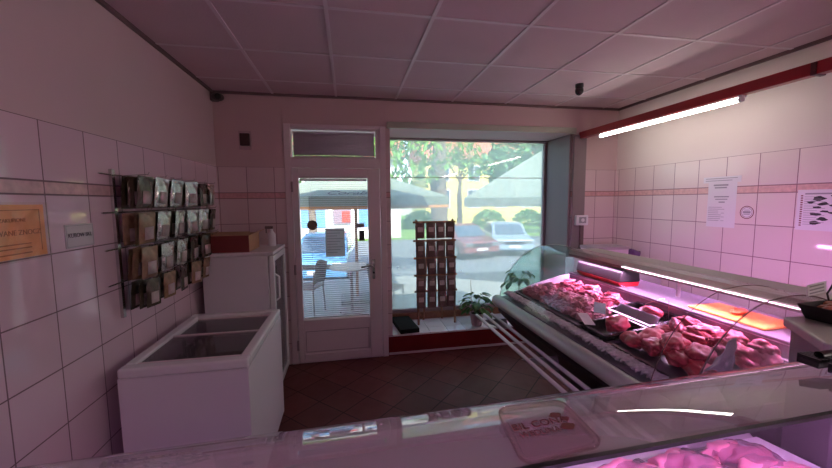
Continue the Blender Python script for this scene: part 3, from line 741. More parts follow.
# trays, meat
def tray(name, label, cat, x0, x1, y0, y1, z, h, m, tilt=0, group=None):
    t = thing(name, label, cat, ((x0 + x1) / 2, (y0 + y1) / 2, z), group)
    w = .006; cx, cy = (x0 + x1) / 2, (y0 + y1) / 2
    mtx = Matrix.Translation((cx, cy, z)) @ Matrix.Rotation(tilt, 4, 'Y')
    hx, hy = (x1 - x0) / 2, (y1 - y0) / 2
    b = MB()
    b.box(-hx, hx, -hy, hy, .001, .006, mat=mtx)
    b.build('tray_base', m, t)
    s = MB()
    for (ax, sg) in (('x', -1), ('x', 1), ('y', -1), ('y', 1)):
        if ax == 'x': s.box(sg * hx - w / 2, sg * hx + w / 2, -hy, hy, .001, h, mat=mtx)
        else: s.box(-hx, hx, sg * hy - w / 2, sg * hy + w / 2, .001, h, mat=mtx)
    s.build('tray_wall', m, t)
    r_ = MB().box(-hx - .012, hx + .012, -hy - .012, -hy + .004, h, h + .004, mat=mtx).box(-hx - .012, hx + .012, hy - .004, hy + .012, h, h + .004, mat=mtx)
    r_.box(-hx - .012, -hx + .004, -hy, hy, h, h + .004, mat=mtx).box(hx - .004, hx + .012, -hy, hy, h, h + .004, mat=mtx); r_.build('tray_rim', m, t)
    return t
TL = -math.atan(.12)
tray('meat_tray', 'large shallow grey tray of pale meat chunks nearest the window', 'tray', 1.25, 1.50, 1.74, 2.50, deck_z(1.375) + .001, .028, mt['tray_grey'], TL, 'trays in the meat counter')
tray('meat_tray', 'grey tray of darker red meat strips beside the riser', 'tray', 1.525, 1.70, 1.86, 2.50, deck_z(1.6125) + .001, .025, mt['tray_grey'], TL, 'trays in the meat counter')
tray('meat_tray', 'black plastic tray with one red piece in the middle of the counter', 'tray', 1.25, 1.475, 1.515, 1.715, deck_z(1.3625) + .001, .045, mt['black_gloss'], TL, 'trays in the meat counter')
tray('meat_tray', 'black plastic tray lined with lilac paper beside the riser', 'tray', 1.50, 1.70, 1.52, 1.82, deck_z(1.60) + .001, .05, mt['black_gloss'], TL, 'trays in the meat counter')
tray('meat_tray', 'grey tray of big red roasts at the near front', 'tray', 1.25, 1.47, 1.06, 1.495, deck_z(1.36) + .001, .022, mt['tray_grey'], TL, 'trays in the meat counter')
tray('meat_tray', 'grey tray of pink pork pieces at the near back', 'tray', 1.495, 1.70, 1.06, 1.50, deck_z(1.5975) + .001, .022, mt['tray_grey'], TL, 'trays in the meat counter')

def meat_protos(kind, mm, dims, n, nz):
    out = []
    for i in range(n):
        o = MB().ball((0, 0, 0), 1, 4, sc=dims, nz=nz, nf=3.2, seed=i * 5.3 + len(kind)).build(kind, mt[mm]); out.append(o)
    return out
usedm = set()
def put_meat(protos, x, y, z, rot, sc, label, cat, group, r):
    p = r.choice(protos)
    o = p if p.name not in usedm else p.copy()
    if p.name in usedm: COL.objects.link(o)
    usedm.add(p.name)
    e = Euler(rot).to_matrix() * sc
    vv = [e @ v.co for v in p.data.vertices]
    lo = min(v.z - .12 * v.x for v in vv); hx = max(abs(v.x) for v in vv); hy = max(abs(v.y) for v in vv)
    x = min(max(x, 1.262 + hx), 1.694 - hx) if hx < .2 else x; y = max(y, Y0 + .03 + hy)
    z = max(z, deck_z(x) + .0085 - lo)
    o.location = (x, y, z); o.rotation_euler = rot; o.scale = (sc,) * 3
    return tag(o, label, cat, group)
rm = random.Random(11)
chunk = meat_protos('poultry_chunk', 'meat_pale', (.042, .034, .025), 5, .5)
for li, (nx, ny, dz) in enumerate(((4, 9, .026), (3, 8, .055), (2, 6, .08))):
    for i in range(nx):
        for j in range(ny):
            u, v = (i + .5) / nx, (j + .5) / ny
            sh_ = li * .022
            x = 1.258 + sh_ + (.235 - 2 * sh_) * u + rm.uniform(-.006, .006); y = 1.76 + sh_ * 2 + (.72 - 4 * sh_) * v + rm.uniform(-.01, .01)
            put_meat(chunk, x, y, deck_z(x) + dz + rm.uniform(-.004, .004), (rm.uniform(-.4, .4), rm.uniform(-.4, .4), rm.uniform(0, 6)), rm.uniform(.85, 1.12),
                     f'pale meat chunk, far pile {["bottom","middle","top"][li]} layer, {ords[i]} row from glass, {ords[j]} from near end', 'meat', 'pale meat chunks', rm)
strip = meat_protos('meat_strip', 'meat_pink', (.055, .028, .022), 4, .5)
for li, (nx, ny, dz) in enumerate(((2, 7, .026), (2, 6, .056))):
    for i in range(nx):
        for j in range(ny):
            x = 1.55 + li * .02 + (.13 - li * .03) * (i / max(1, nx - 1)); y = 1.90 + .03 * li + (.55 - li * .08) * j / (ny - 1) + rm.uniform(-.01, .01)
            put_meat(strip, x, y, deck_z(x) + dz, (rm.uniform(-.3, .3), rm.uniform(-.3, .3), rm.uniform(0, 6)), rm.uniform(.8, 1.05),
                     f'red meat strip by riser, {["lower","upper"][li]} layer, {ords[i]} row from glass, {ords[j]} from near end', 'meat', 'red meat strips', rm)
roast = meat_protos('meat_roast', 'meat_red', (.105, .050, .042), 4, .26)
spots = [(1.29, 1.44, .05, 1.2, .85), (1.40, 1.41, .055, .4, .95), (1.30, 1.33, .055, 1.0, .9), (1.41, 1.29, .06, .2, .95), (1.30, 1.22, .055, .9, .95), (1.41, 1.18, .055, .5, 1.0), (1.31, 1.12, .05, 1.1, .9), (1.36, 1.26, .095, .7, .85)]
names = ['far front corner', 'far back corner', 'second place along the front', 'second place along the back', 'third place along the front', 'third place along the back', 'near front corner', 'top of the heap']
for (x, y, dz, rz_, sc), nm in zip(spots, names):
    put_meat(roast, x, y, deck_z(x) + dz, (rm.uniform(-.2, .2), rm.uniform(-.2, .2), rz_), sc, f'large red roast in the near front tray, at the {nm}', 'meat', 'red roasts', rm)
pork = meat_protos('pork_piece', 'meat_pink', (.064, .038, .028), 4, .4)
k = 0
for li, (nx, ny, dz) in enumerate(((2, 5, .03), (2, 4, .07))):
    for i in range(nx):
        for j in range(ny):
            x = 1.53 + li * .025 + (.13 - li * .02) * i / (nx - 1); y = 1.10 + li * .03 + (.35 - li * .06) * j / (ny - 1) + rm.uniform(-.01, .01)
            put_meat(pork, x, y, deck_z(x) + dz, (rm.uniform(-.4, .4), rm.uniform(-.4, .4), rm.uniform(0, 6)), rm.uniform(.85, 1.1),
                     f'pork piece, near back tray, {["lower","upper"][li]} layer, {ords[i]} row from glass, {ords[j]} from near end', 'meat', 'pink pork pieces', rm)
put_meat(roast, 1.35, 1.60, deck_z(1.35) + .05, (0, .1, .5), 1.0, 'single red cut lying in the black tray in the middle of the counter', 'meat', None, rm)
put_meat(roast, 1.63, 1.66, deck_z(1.63) + .055, (0, .1, 1.3), .8, 'red cut on lilac paper in the black tray by the riser', 'meat', None, rm)
lp = MB().sheet(lambda u, v: Vector((1.505 + .06 * u, 1.53 + .28 * v, deck_z(1.505) + .012 + .075 * u + .006 * noise.noise(Vector((u * 4, v * 5, 2))))), 8, 10)
tag(lp.build('lining_paper', M('lilac paper', (.62, .50, .66), .6), solid=.0008), 'folded lilac paper standing in the black tray by the riser', 'paper')
for i, (x, y, a, lab) in enumerate(((1.26, 1.70, .2, 'white price card lying at the edge between the pale meat and the black tray'), (1.37, 1.735, -.3, 'shiny bluish sheet for a reflected glint on the near end of the pale meat'))):
    o = MB().box(-.05, .05, -.03, .03, 0, .0015).build('card_and_glint', [mt['paper'], mt['film_clear']][0] if i == 0 else M('bluish glint sheet', (.5, .6, .8), .12, .7, var=.4, vs=40)); o.location = (x, y, deck_z(x) + .075 + .03 * i); o.rotation_euler = (.1, -.35, a + 1.2)  # the bluish one is added to show an iridescent reflection
    tag(o, lab, 'card')
for i, (y, lab) in enumerate(((1.86, 'bent steel wire label holder standing behind the pale meat'), (1.58, 'bent steel wire label holder standing in front of the riser'))):
    x = 1.58
    o = MB().tube([(x - .10, y + .02, deck_z(x) + .05), (x - .06, y, deck_z(x) + .14), (x + .03, y - .01, deck_z(x) + .165), (x + .06, y - .02, deck_z(x) + .155), (x + .065, y - .02, deck_z(x) + .03)], .0016, 6).build('wire_holder', mt['steel'])
    tag(o, lab, 'holder')
# crumpled plastic at the near end
rf = Matrix.Translation((1.30, 1.035, 1.0))
fo = MB().sheet(lambda u, v: rf @ Vector(((u - .5) * .24, .02 * noise.noise(Vector((u * 5, v * 5, 0))) + .02, -.10 + (.04 + .19 * u) * v + .01 * noise.noise(Vector((u * 7, v * 2, 4))))), 26, 22)
tag(fo.build('plastic_wrap', M('shiny clear wrap', (.78, .84, .90), .14, .6, bmp=1.0, bs=14), solid=.001), 'crumpled shiny plastic wrap inside the near end of the meat counter', 'wrap')
# things on the ledge
t = thing('cutting_board', 'orange cutting board lying on the counter ledge', 'board', (1.86, 1.40, 1.076))
b = MB().box(1.755, 1.96, 1.20, 1.56, 1.0755, 1.09).build('slab', mt['board'], t, bevel=.008)
o = MB().ball((1.845, 1.37, 1.106), .028, 3, sc=(1.6, 1, .55), nz=.3, seed=2).build('raw_fillet', M('bright orange red fillet', (.9, .13, .04), .3)); tag(o, 'small orange red fillet on the orange cutting board', 'meat')
t = thing('food_crate', 'black crate with a bright red rim on the far end of the ledge', 'crate', (1.84, 2.19, 1.076))
MB().prism([(1.75, 1.078), (1.875, 1.078), (1.885, 1.105), (1.725, 1.105)], lambda p, q, yy: Vector((p, yy, q)), 2.02, 2.46).build('red_rim', M('bright red plastic', (.75, .02, .04), .3), t)
MB().prism([(1.725, 1.106), (1.885, 1.106), (1.875, 1.18), (1.74, 1.18)], lambda p, q, yy: Vector((p, yy, q)), 2.01, 2.47).build('black_cover', mt['black'], t, bevel=.01)

# ------------------------------------------------------------------ back corner
tag(MB().box(2.42, 3.05, 3.0, 3.66, 0, 1.0).build('side_cabinet', mt['white'], bevel=.008), 'low white cabinet in the rear right corner behind the meat counter', 'cabinet')
t = thing('tissue_carton', 'pale mauve carton on the cabinet in the rear right corner', 'carton', (2.66, 3.3, 1.001))
MB().box(2.46, 2.84, 3.2, 3.45, 1.001, 1.145).build('box_body', M('pale mauve card', (.66, .52, .62), .5), t, bevel=.006)
MB().box(2.455, 2.845, 3.195, 3.455, 1.135, 1.165).build('lid', M('dusky grey card', (.40, .32, .36), .5), t, bevel=.005)
o = MB().ball((2.935, 3.28, 1.075), .1, 3, sc=(.8, 1.2, .6), nz=.3, seed=4).build('plastic_bag', M('dark violet plastic', (.12, .05, .16), .25)); tag(o, 'dark violet bag beside the mauve carton in the corner', 'bag')

# ------------------------------------------------------------------ near counter
A = R(1.6); NO = Vector((0, .872, 0))
E_ = Vector((cos(A), sin(A), 0)); DD = Vector((sin(A), -cos(A), 0))
def np_(s, u, z): return NO + E_ * s + DD * u + Vector((0, 0, z))
SL, SR = -1.19, 1.30
t = thing('meat_counter', 'near curved-glass meat counter crossing the bottom of the view', 'counter', np_(.05, .4, 0))
def nbox(s0, s1, u0, u1, z0, z1, m=None):
    m = m or MB(); vs = [np_(s, u, z) for z in (z0, z1) for u in (u0, u1) for s in (s0, s1)]
    return m._add(vs, [(0, 2, 3, 1), (4, 5, 7, 6), (0, 1, 5, 4), (2, 6, 7, 3), (0, 4, 6, 2), (1, 3, 7, 5)])
nbox(SL, SR, .03, .85, .10, .82).build('cabinet', M('pale counter front', (.6, .55, .58), .4), t, bevel=.01)
nbox(SL + .03, SR - .03, .09, .80, 0, .10).build('plinth', mt['black'], t)
MB().tube([np_(SL, -.012, .835), np_(SR, -.012, .835)], .036, 16).build('bumper_rail', mt['alu'], t)
MB().prism([(.03, .82), (.62, .82), (.62, .93), (.03, .875)], lambda p, q, s: np_(s, p, q), SL + .01, SR - .01).build('display_deck', mt['liner'], t)
nbox(SL, SR, .62, .635, .82, 1.0).build('deck_riser', mt['liner'], t)
nbox(SL, SR, .635, .88, .985, 1.0).build('work_ledge', mt['liner'], t)
PROF = [(0, .862), (.012, .91), (.028, .965), (.062, 1.05), (.106, 1.125), (.15, 1.178), (.204, 1.225), (.26, 1.26), (.32, 1.284), (.38, 1.297), (.43, 1.3025), (.475, 1.3045)]
pn = prof_smooth(60); UM = pn[-1][0]
NN = len(pn) - 1
MB().sheet(lambda a, b_: np_(SL + (SR - SL) * b_, pn[round(a * NN)][0], pn[round(a * NN)][1]), NN, 1).build('front_glass', mt['near_glass'], t)
zt = pn[-1][1]
nbox(SL, SR, UM + .0055, UM + .007, zt - .005, zt + .001, nbox(SL, SR, UM - .0015, UM, zt - .005, zt, nbox(SL, SR, UM, UM + .0055, zt - .0012, zt + .001))).build('rear_trim', mt['black'], t)
nbox(SL + .02, SR - .02, UM + .0005, UM + .005, zt - .0042, zt - .0015).build('display_lamp', mt['violet_led'], t)
for s in (SL, SR - .006):
    MB().prism([(p, q) for p, q in pn] + [(UM, .90), (.03, .87)], lambda p, q, ss: np_(ss, p, q), s, s + .006).build('end_glass', mt['film_clear'], t)
for s in (SL + .01, SR - .02):
    MB().tube([np_(s, UM, .92), np_(s, UM, zt - .011)], .007, 8).build('trim_post', mt['alu'], t)
# packed meat in the near counter
pk = random.Random(21)
for i in range(9):
    s = -.35 + i * .175
    tr = MB(); z0 = .90
    t2 = thing('wrapped_meat', f'clear-wrapped pink meat pack in the near counter, {ords[i]} from the left', 'meat', np_(s, .19, .895), 'wrapped meat packs in the near counter')
    for j in range(4):
        c = np_(s + .04 * (j % 2) - .02, .125 + .042 * j, .936 + .006 * j)
        MB().ball(c, .05, 3, sc=(1.35, .62, .55), nz=.4, seed=i * 3 + j).build('meat_slice', mt['meat_pale'], t2)
    MB().sheet(lambda u, v: np_(s - .08 + .16 * u, .09 + .21 * v, .922 + .06 * (sin(pi * u) * sin(pi * v)) ** .5 + .012 * noise.noise(Vector((u * 6 + i, v * 6, 0)))), 16, 16).build('film_wrap', clear('cloudy meat wrap', (.9, .85, .9), 1.5, .08, film=.3, filmc=(.7, .55, .7)) if i == 0 else bpy.data.materials['cloudy meat wrap'], t2)

# plastic lid on the glass
lt = thing('food_container', 'clear plastic food lid with red brown print lying on the near counter glass', 'container', np_(.28, .44, 1.293))
def lidp(a, b_, z): # corners measured on the glass top
    c = [Vector((.232, .530, 0)), Vector((.352, .532, 0)), Vector((.346, .416, 0)), Vector((.214, .402, 0))]
    p = (c[0] * (1 - a) + c[1] * a) * (1 - b_) + (c[3] * (1 - a) + c[2] * a) * b_
    return Vector((p.x, p.y, z))
def rr_(n=8, r=.16, inset=0):
    pts = []
    for (cx, cy, a0) in ((1 - r, 1 - r, 0), (r, 1 - r, pi / 2), (r, r, pi), (1 - r, r, 1.5 * pi)):
        for k in range(n + 1):
            a = a0 + pi / 2 * k / n; pts.append((cx + (r - inset) * cos(a), cy + (r - inset) * sin(a)))
    return pts
zl = 1.2985
o1 = rr_(); o2 = rr_(inset=.05); n = len(o1)
m = MB(); vs = [lidp(a, b_, zl) for a, b_ in o1] + [lidp(a, b_, zl + .010) for a, b_ in o1] + [lidp(a, b_, zl + .010) for a, b_ in o2] + [lidp(a, b_, zl + .006) for a, b_ in rr_(inset=.075)]
fs = []
for q in range(3):
    for k in range(n): fs.append((q * n + k, q * n + (k + 1) % n, (q + 1) * n + (k + 1) % n, (q + 1) * n + k))
fs.append(tuple(range(3 * n, 4 * n)))
m._add(vs, fs, 0, False); m.build('lid_shell', mt['lid_clear'], lt, solid=.0008)
m = MB()
for q in range(1):
    pts = [lidp(a, b_, zl + .010) for a, b_ in o1]; m.tube(pts + [pts[0]], .0016, 6)
m.build('lid_rim', mt['lid_clear'], lt)
xd = (lidp(1, .5, 0) - lidp(0, .5, 0)).normalized(); ud = (lidp(.5, 0, 0) - lidp(.5, 1, 0)).normalized()
text('lettering', 'BIL CONA', .021, lidp(.46, .42, zl + .0068), xd, ud, mt['redink'], lt)
text('lettering', 'WEDLINA', .015, lidp(.40, .57, zl + .0068), xd, ud, mt['redink'], lt)
m = MB()
for (a, b_, r) in ((.74, .30, .010), (.82, .40, .008), (.78, .55, .012)):
    m._add([lidp(a, b_, zl + .0072) + Vector((r * cos(k * .5236) * (1 + .3 * sin(k * 2.2)), r * .7 * sin(k * .5236), 0)) for k in range(12)], [tuple(range(12))])
m.build('printed_emblem', mt['redink'], lt, recalc=False)

# ------------------------------------------------------------------ corner unit
t = thing('corner_worktop', 'pale grey corner worktop joining the two meat counters', 'worktop', (1.7, .7, 0))
poly = [(1.50, .97), (2.04, .97), (2.04, .30), (1.345, .30), (1.345, .77)]
MB().prism(poly, lambda p, q, z: Vector((p, q, z)), 1.20, 1.232).build('top_slab', M('pale grey laminate', (.50, .48, .46), .3), t, bevel=.006)
MB().prism([(1.50, .945), (2.0, .945), (2.0, .32), (1.37, .32), (1.37, .75)], lambda p, q, z: Vector((p, q, z)), 0, 1.20).build('cabinet', M('grey counter side', (.33, .30, .33), .4), t)
def food_tray(x, y, w, d, z, rot, lab):
    t = thing('food_tray', lab, 'tray', (x, y, z), 'black trays on the corner worktop')
    mtx = Matrix.Translation((x, y, z)) @ Matrix.Rotation(rot, 4, 'Z')
    vs = [mtx @ Vector(p) for p in ((-w * .4, -d * .4, 0), (w * .4, -d * .4, 0), (w * .4, d * .4, 0), (-w * .4, d * .4, 0), (-w / 2, -d / 2, .05), (w / 2, -d / 2, .05), (w / 2, d / 2, .05), (-w / 2, d / 2, .05))]
    MB()._add(vs, [(0, 3, 2, 1), (0, 1, 5, 4), (1, 2, 6, 5), (2, 3, 7, 6), (3, 0, 4, 7)]).build('tray_shell', mt['black'], t, solid=.004)
    m = MB()
    for k in range(12): m.ball(mtx @ Vector((random.uniform(-w * .32, w * .32), random.uniform(-d * .32, d * .32), .035)), .028, 2, sc=(1.5, .9, .6), nz=.4, seed=k, rot=Matrix.Rotation(k, 3, 'Z'))
    m.build('cooked_meat', mt['food'], t)
food_tray(1.655, .895, .24, .13, 1.234, .05, 'black tray of orange brown cooked meat at the far edge of the corner worktop')
food_tray(1.78, .72, .22, .16, 1.234, .15, 'black tray of cooked meat at the right end of the corner worktop')
t = thing('price_tag', 'small grey price tag on a dark stick over the black food tray', 'tag', (1.62, .965, 1.234))
MB().tube([(1.69, .955, 1.25), (1.665, .955, 1.31), (1.70, .955, 1.36)], .003, 6).build('stick', mt['black'], t)
tm = Matrix.Translation((1.60, .95, 1.335)) @ Matrix.Rotation(R(-20), 4, 'Y')
MB().box(-.042, .042, -.002, .002, -.02, .02, mat=Matrix.Translation((1.605, .95, 1.333)) @ Matrix.Rotation(R(-8), 4, 'Y')).build('card', mt['paper'], t)
m = MB()
for k in range(3): m.box(-.034, .030, -.003, -.0022, -.014 + .012 * k, -.009 + .012 * k, mat=Matrix.Translation((1.605, .95, 1.333)) @ Matrix.Rotation(R(-8), 4, 'Y'))
m.build('printed_line', mt['grey'], t)
# black tongs on the near glass
t = thing('serving_tongs', 'black plastic serving tongs lying on the near counter glass at right', 'tongs', (.98, .52, 1.304))
for k in range(2):
    y = .545 - .05 * k
    MB().tube([(.945, y, 1.324), (1.0, y - .006, 1.329), (1.19, .52 + .012 * (1 - 2 * k), 1.332)], [.011, .010, .009], 8).build('arm', mt['black_gloss'], t)
    m = MB()
    m.box(.915, .96, y - .018, y + .018, 1.309, 1.321)
    for q in range(5): m.box(.917 + .008 * q, .921 + .008 * q, y - .019, y + .019, 1.321, 1.327)
    m.build('grip_jaw', mt['black_gloss'], t)
MB().tube([(1.19, .535, 1.332), (1.205, .52, 1.332), (1.19, .505, 1.332)], .01, 8).build('hinge_end', mt['black_gloss'], t)

# ------------------------------------------------------------------ the street outside
GZ = -.10
mt['pave'] = M('pale paving', (.30, .31, .30), .8, var=.15, vs=1.5)
mt['asphalt'] = M('grey asphalt', (.16, .18, .19), .85, var=.15, vs=2)
mt['grass'] = M('street grass', (.16, .30, .05), .9, var=.4, vs=3)
mt['bark'] = M('tree bark', (.20, .16, .12), .9, var=.4, vs=6, bmp=.6, bs=12)
mt['crown'] = M('bright green tree leaves', (.16, .34, .05), .6, var=.5, vs=2.2)  # bright green foliage colour, mottled by noise
mt['crown2'] = M('bluish green leaves', (.13, .28, .10), .6, var=.5, vs=1.6)
mt['yellow'] = M('yellow house plaster', (.86, .66, .24), .85, var=.06, vs=.5)
mt['whitewash'] = M('white house plaster', (.82, .80, .76), .85, var=.06, vs=.5)
mt['rooftile'] = M('red roof tile', (.52, .16, .10), .8, var=.25, vs=3)
mt['pane_dark'] = M('dark house window', (.08, .12, .16), .1)
mt['pane_blue'] = M('blue shop window', (.16, .34, .55), .15, var=.3, vs=2)
m_, nt_, out_ = new_mat('grey green parasol canvas'); a_ = nt_.nodes.new('ShaderNodeBsdfDiffuse'); b_ = nt_.nodes.new('ShaderNodeBsdfTranslucent'); c_ = nt_.nodes.new('ShaderNodeMixShader')
a_.inputs[0].default_value = (.40, .45, .36, 1); b_.inputs[0].default_value = (.48, .54, .42, 1); c_.inputs[0].default_value = .4
nt_.links.new(a_.outputs[0], c_.inputs[1]); nt_.links.new(b_.outputs[0], c_.inputs[2]); nt_.links.new(c_.outputs[0], out_.inputs[0]); mt['canvas'] = m_
mt['canvas_edge'] = M('orange parasol border', (.80, .35, .10), .8)
struct(MB().box(-14, 20, 4.3, 8.2, GZ - .1, GZ).build('pavement', mt['pave']))
SG = -.85
struct(MB().box(-26, 40, 8.2, 23, SG - .2, SG).build('street', mt['asphalt']))
struct(MB().box(-14, 20, 7.9, 8.2, SG - .2, GZ - .1).build('terrace_wall', mt['pave']))
struct(MB().box(-40, 70, 23, 60, SG - .2, SG + .1).build('lawn_ground', mt['grass']))

def parasol(label, x, y, r, zb, zt, n, rot, lettering=False):
    t = thing('parasol', label, 'parasol', (x, y, GZ))
    MB().tube([(x, y, GZ + .08), (x, y, zt + .06)], .024, 10).build('pole', mt['wood'], t)
    MB().box(x - .28, x + .28, y - .28, y + .28, GZ, GZ + .08).build('base', mt['asphalt'], t, bevel=.02)
    P_ = [(x + r * cos(rot + 2 * pi * k / n), y + r * sin(rot + 2 * pi * k / n)) for k in range(n)]
    m = MB()
    for k in range(n):
        a, b_ = P_[k], P_[(k + 1) % n]
        m._add([(x, y, zt), (*a, zb), (*b_, zb)], [(0, 1, 2)])
    m.build('canopy', mt['canvas'], t, solid=.006)
    v = MB(); e = MB()
    for k in range(n):
        a, b_ = P_[k], P_[(k + 1) % n]
        v.quad((*a, zb), (*b_, zb), (*b_, zb - .13), (*a, zb - .13)); e.quad((*a, zb - .13), (*b_, zb - .13), (*b_, zb - .17), (*a, zb - .17))
    v.build('valance', mt['canvas'], t, solid=.004); e.build('border', mt['canvas_edge' if lettering else 'canvas'], t, solid=.004)
    for k in range(n): MB().tube([(x, y, zt - .25), ((x * .5 + P_[k][0] * .5), (y * .5 + P_[k][1] * .5), (zt + zb) / 2 - .02)], .009, 6).build('strut', mt['wood'], t)
    if lettering:
        # on the slope of the canopy that faces the shop
        ap = Vector((x, y, zt)); md = Vector((x, y - r * cos(pi / n), zb)); up = (ap - md).normalized()
        text('lettering', 'Corab', .21, md + up * .115 + Vector((-.15, 0, 0)), (1, 0, 0), up, mt['ink'], t, shear=.45, lift=.012)
    return t
parasol('grey green parasol with dark script lettering standing outside the glass door', .12, 6.3, 1.62, 1.72, 2.25, 8, pi / 8, True)
parasol('big plain grey green parasol standing outside the right of the shop window', 4.95, 7.4, 2.75, 1.70, 3.15, 4, R(12))
def chair(x, y, rz, label):
    t = thing('cafe_chair', label, 'chair', (x, y, GZ), 'cafe chairs outside the door'); mx = Matrix.Translation((x, y, GZ)) @ Matrix.Rotation(rz, 4, 'Z')
    mm = mt['dark_trim']; q = lambda *p: mx @ Vector(p)
    MB().box(-.2, .2, -.2, .2, .43, .455, mat=mx).build('seat', mm, t, bevel=.01)
    b = MB().sheet(lambda u, v: q(-.2 + .4 * u, .2 + .05 * v - .05 * sin(pi * u), .50 + .36 * v - .05 * (2 * u - 1) ** 2 * v), 8, 6); b.build('backrest', mm, t, solid=.015)
    for sx in (-.18, .18):
        for sy in (-.18, .18): MB().tube([q(sx, sy, .43), q(sx * 1.1, sy * 1.1, 0)], .012, 6).build('leg', mm, t)
        MB().tube([q(sx, .18, .43), q(sx, .2, .7)], .011, 6).build('back_post', mm, t)
    return t
chair(-.66, 5.70, R(250), 'dark cafe chair outside the door, left of the table')
chair(.56, 5.40, R(60), 'dark cafe chair outside the door, right of the table')
chair(-1.35, 7.1, R(160), 'dark cafe chair outside the door, farthest left')
t = thing('cafe_table', 'round pale cafe table under the parasol outside the door', 'table', (-.05, 6.0, GZ))
MB().tube([(.02, 5.70, GZ + .71), (.02, 5.70, GZ + .735)], .34, 28).build('tabletop', M('pale table top', (.6, .55, .55), .4), t)
MB().tube([(.02, 5.70, GZ + .02), (.02, 5.70, GZ + .71)], .025, 10).build('column', mt['dark_trim'], t)
MB().tube([(.02, 5.70, GZ), (.02, 5.70, GZ + .02)], .2, 20).build('base', mt['dark_trim'], t)

def car(label, x, y, rz, col, L=4.1, W=1.72):
    t = thing('car', label, 'car', (x, y, SG)); mx = Matrix.Translation((x, y, SG)) @ Matrix.Rotation(rz, 4, 'Z')
    prof = [(-2.05, .30), (-2.05, .62), (-1.95, .78), (-1.2, .92), (1.75, .95), (2.02, .85), (2.05, .35), (1.7, .22), (-1.7, .22)]
    k = L / 4.1; body = M('car paint ' + label[:12], col, .22, .2, coat=.6)
    MB().prism([(p * k, q) for p, q in prof], lambda p, q, s: mx @ Vector((p, s, q)), -W / 2, W / 2).build('body', body, t, bevel=.07, seg=3)
    cab = [(-1.15, .90), (-.55, 1.36), (-.1, 1.44), (.9, 1.42), (1.45, 1.2), (1.75, .93)]
    MB().prism([(p * k, q) for p, q in cab], lambda p, q, s: mx @ Vector((p, s * (1 - .22 * max(0, q - .92)), q)), -W / 2 + .06, W / 2 - .06).build('cabin', body, t, bevel=.05)
    for sd in (-1, 1):
        MB().prism([(p * k, q) for p, q in [(-.95, .95), (-.5, 1.30), (.1, 1.36), (.1, .95)]], lambda p, q, s: mx @ Vector((p, s * (1 - .22 * max(0, q - .92)), q)), sd * (W / 2 - .065), sd * (W / 2 - .045)).build('side_window', mt['pane_dark'], t)
        MB().prism([(p * k, q) for p, q in [(.16, .95), (.16, 1.36), (.85, 1.34), (1.3, 1.17), (1.45, .95)]], lambda p, q, s: mx @ Vector((p, s * (1 - .22 * max(0, q - .92)), q)), sd * (W / 2 - .065), sd * (W / 2 - .045)).build('side_window', mt['pane_dark'], t)
        MB().box(-2.07 * k, -1.98 * k, sd * .62 - .17, sd * .62 + .17, .58, .74, mat=mx).build('headlamp', mt['steel'], t, bevel=.02)
        MB().box(1.98 * k, 2.06 * k, sd * .66 - .12, sd * .66 + .12, .62, .84, mat=mx).build('tail_lamp', mt['redpaint'], t, bevel=.02)
        for px in (-1.3, 1.28):
            wh = MB().tube([mx @ Vector((px * k, sd * (W / 2 - .19), .31)), mx @ Vector((px * k, sd * (W / 2 + .01), .31))], .31, 24).build('wheel', mt['rubber'], t)
            MB().tube([mx @ Vector((px * k, sd * (W / 2 + .011), .31)), mx @ Vector((px * k, sd * (W / 2 + .02), .31))], .19, 16).build('hub_cap', mt['steel'], wh)
    def scr(f0, f1, z0, z1, nm):
        MB()._add([mx @ Vector(p) for p in ((f0 * k, -W / 2 + .16, z0), (f0 * k, W / 2 - .16, z0), (f1 * k, W / 2 - .24, z1), (f1 * k, -W / 2 + .24, z1))], [(0, 1, 2, 3)]).build(nm, mt['pane_dark'], t, solid=.01)
    scr(-1.155, -.575, .935, 1.36, 'windscreen'); scr(1.765, 1.475, .955, 1.20, 'rear_window')
    MB().box(-2.075 * k, -2.04 * k, -.26, .26, .40, .51, mat=mx).build('number_plate', mt['paper'], t)
    MB().box(-2.068 * k, -2.0 * k, -.42, .42, .56, .70, mat=mx).build('grille', mt['black'], t)
    return t
car('silver blue car facing the shop, seen through the right of the window', 7.6, 16.6, R(78), (.40, .50, .62))
car('dark red car parked behind the tree, seen through the window', 5.15, 16.2, R(100), (.30, .10, .10))
car('bright blue car parked in the street, seen through the glass door', -.75, 12.6, R(84), (.14, .36, .60))

def tree(label, x, y, r, hgt, clusters, n, mm, sd, leaf=.16):
    t = thing('street_tree', label, 'tree', (x, y, GZ)); rt = random.Random(sd)
    MB().tube([(x, y, GZ - .04), (x + .03, y, GZ + .5), (x - .02, y, hgt * .45), (x + .06, y, hgt * .75)], [r * 1.35, r, r * .9, r * .5], 14).build('trunk', mt['bark'], t)
    for (dx, dy, dz) in clusters[:4]:
        c = Vector((x + dx, y + dy, hgt + dz)); b0 = Vector((x, y, hgt * .68))
        MB().tube([b0, b0.lerp(c, .5) + Vector((0, 0, .1)), c], [r * .45, r * .28, r * .08], 8).build('branch', mt['bark'], t)
    m = MB()
    for (dx, dy, dz) in clusters:
        c = Vector((x + dx, y + dy, hgt + dz)); R_ = rt.uniform(.8, 1.15) * 1.15
        for k in range(n):
            d = Vector((rt.gauss(0, 1), rt.gauss(0, 1), rt.gauss(0, 1))).normalized() * R_ * rt.uniform(.35, 1) ** .6
            p = c + Vector((d.x * 1.15, d.y, d.z * .85)); e = Euler((rt.uniform(0, 6), rt.uniform(0, 6), rt.uniform(0, 6))).to_matrix(); s = leaf * rt.uniform(.6, 1.2)
            m.quad(*[p + e @ Vector(q) for q in ((-s, 0, 0), (0, -s * .5, .02), (s, 0, 0), (0, s * .5, .02))])
    m.build('crown', mm, t, recalc=False)
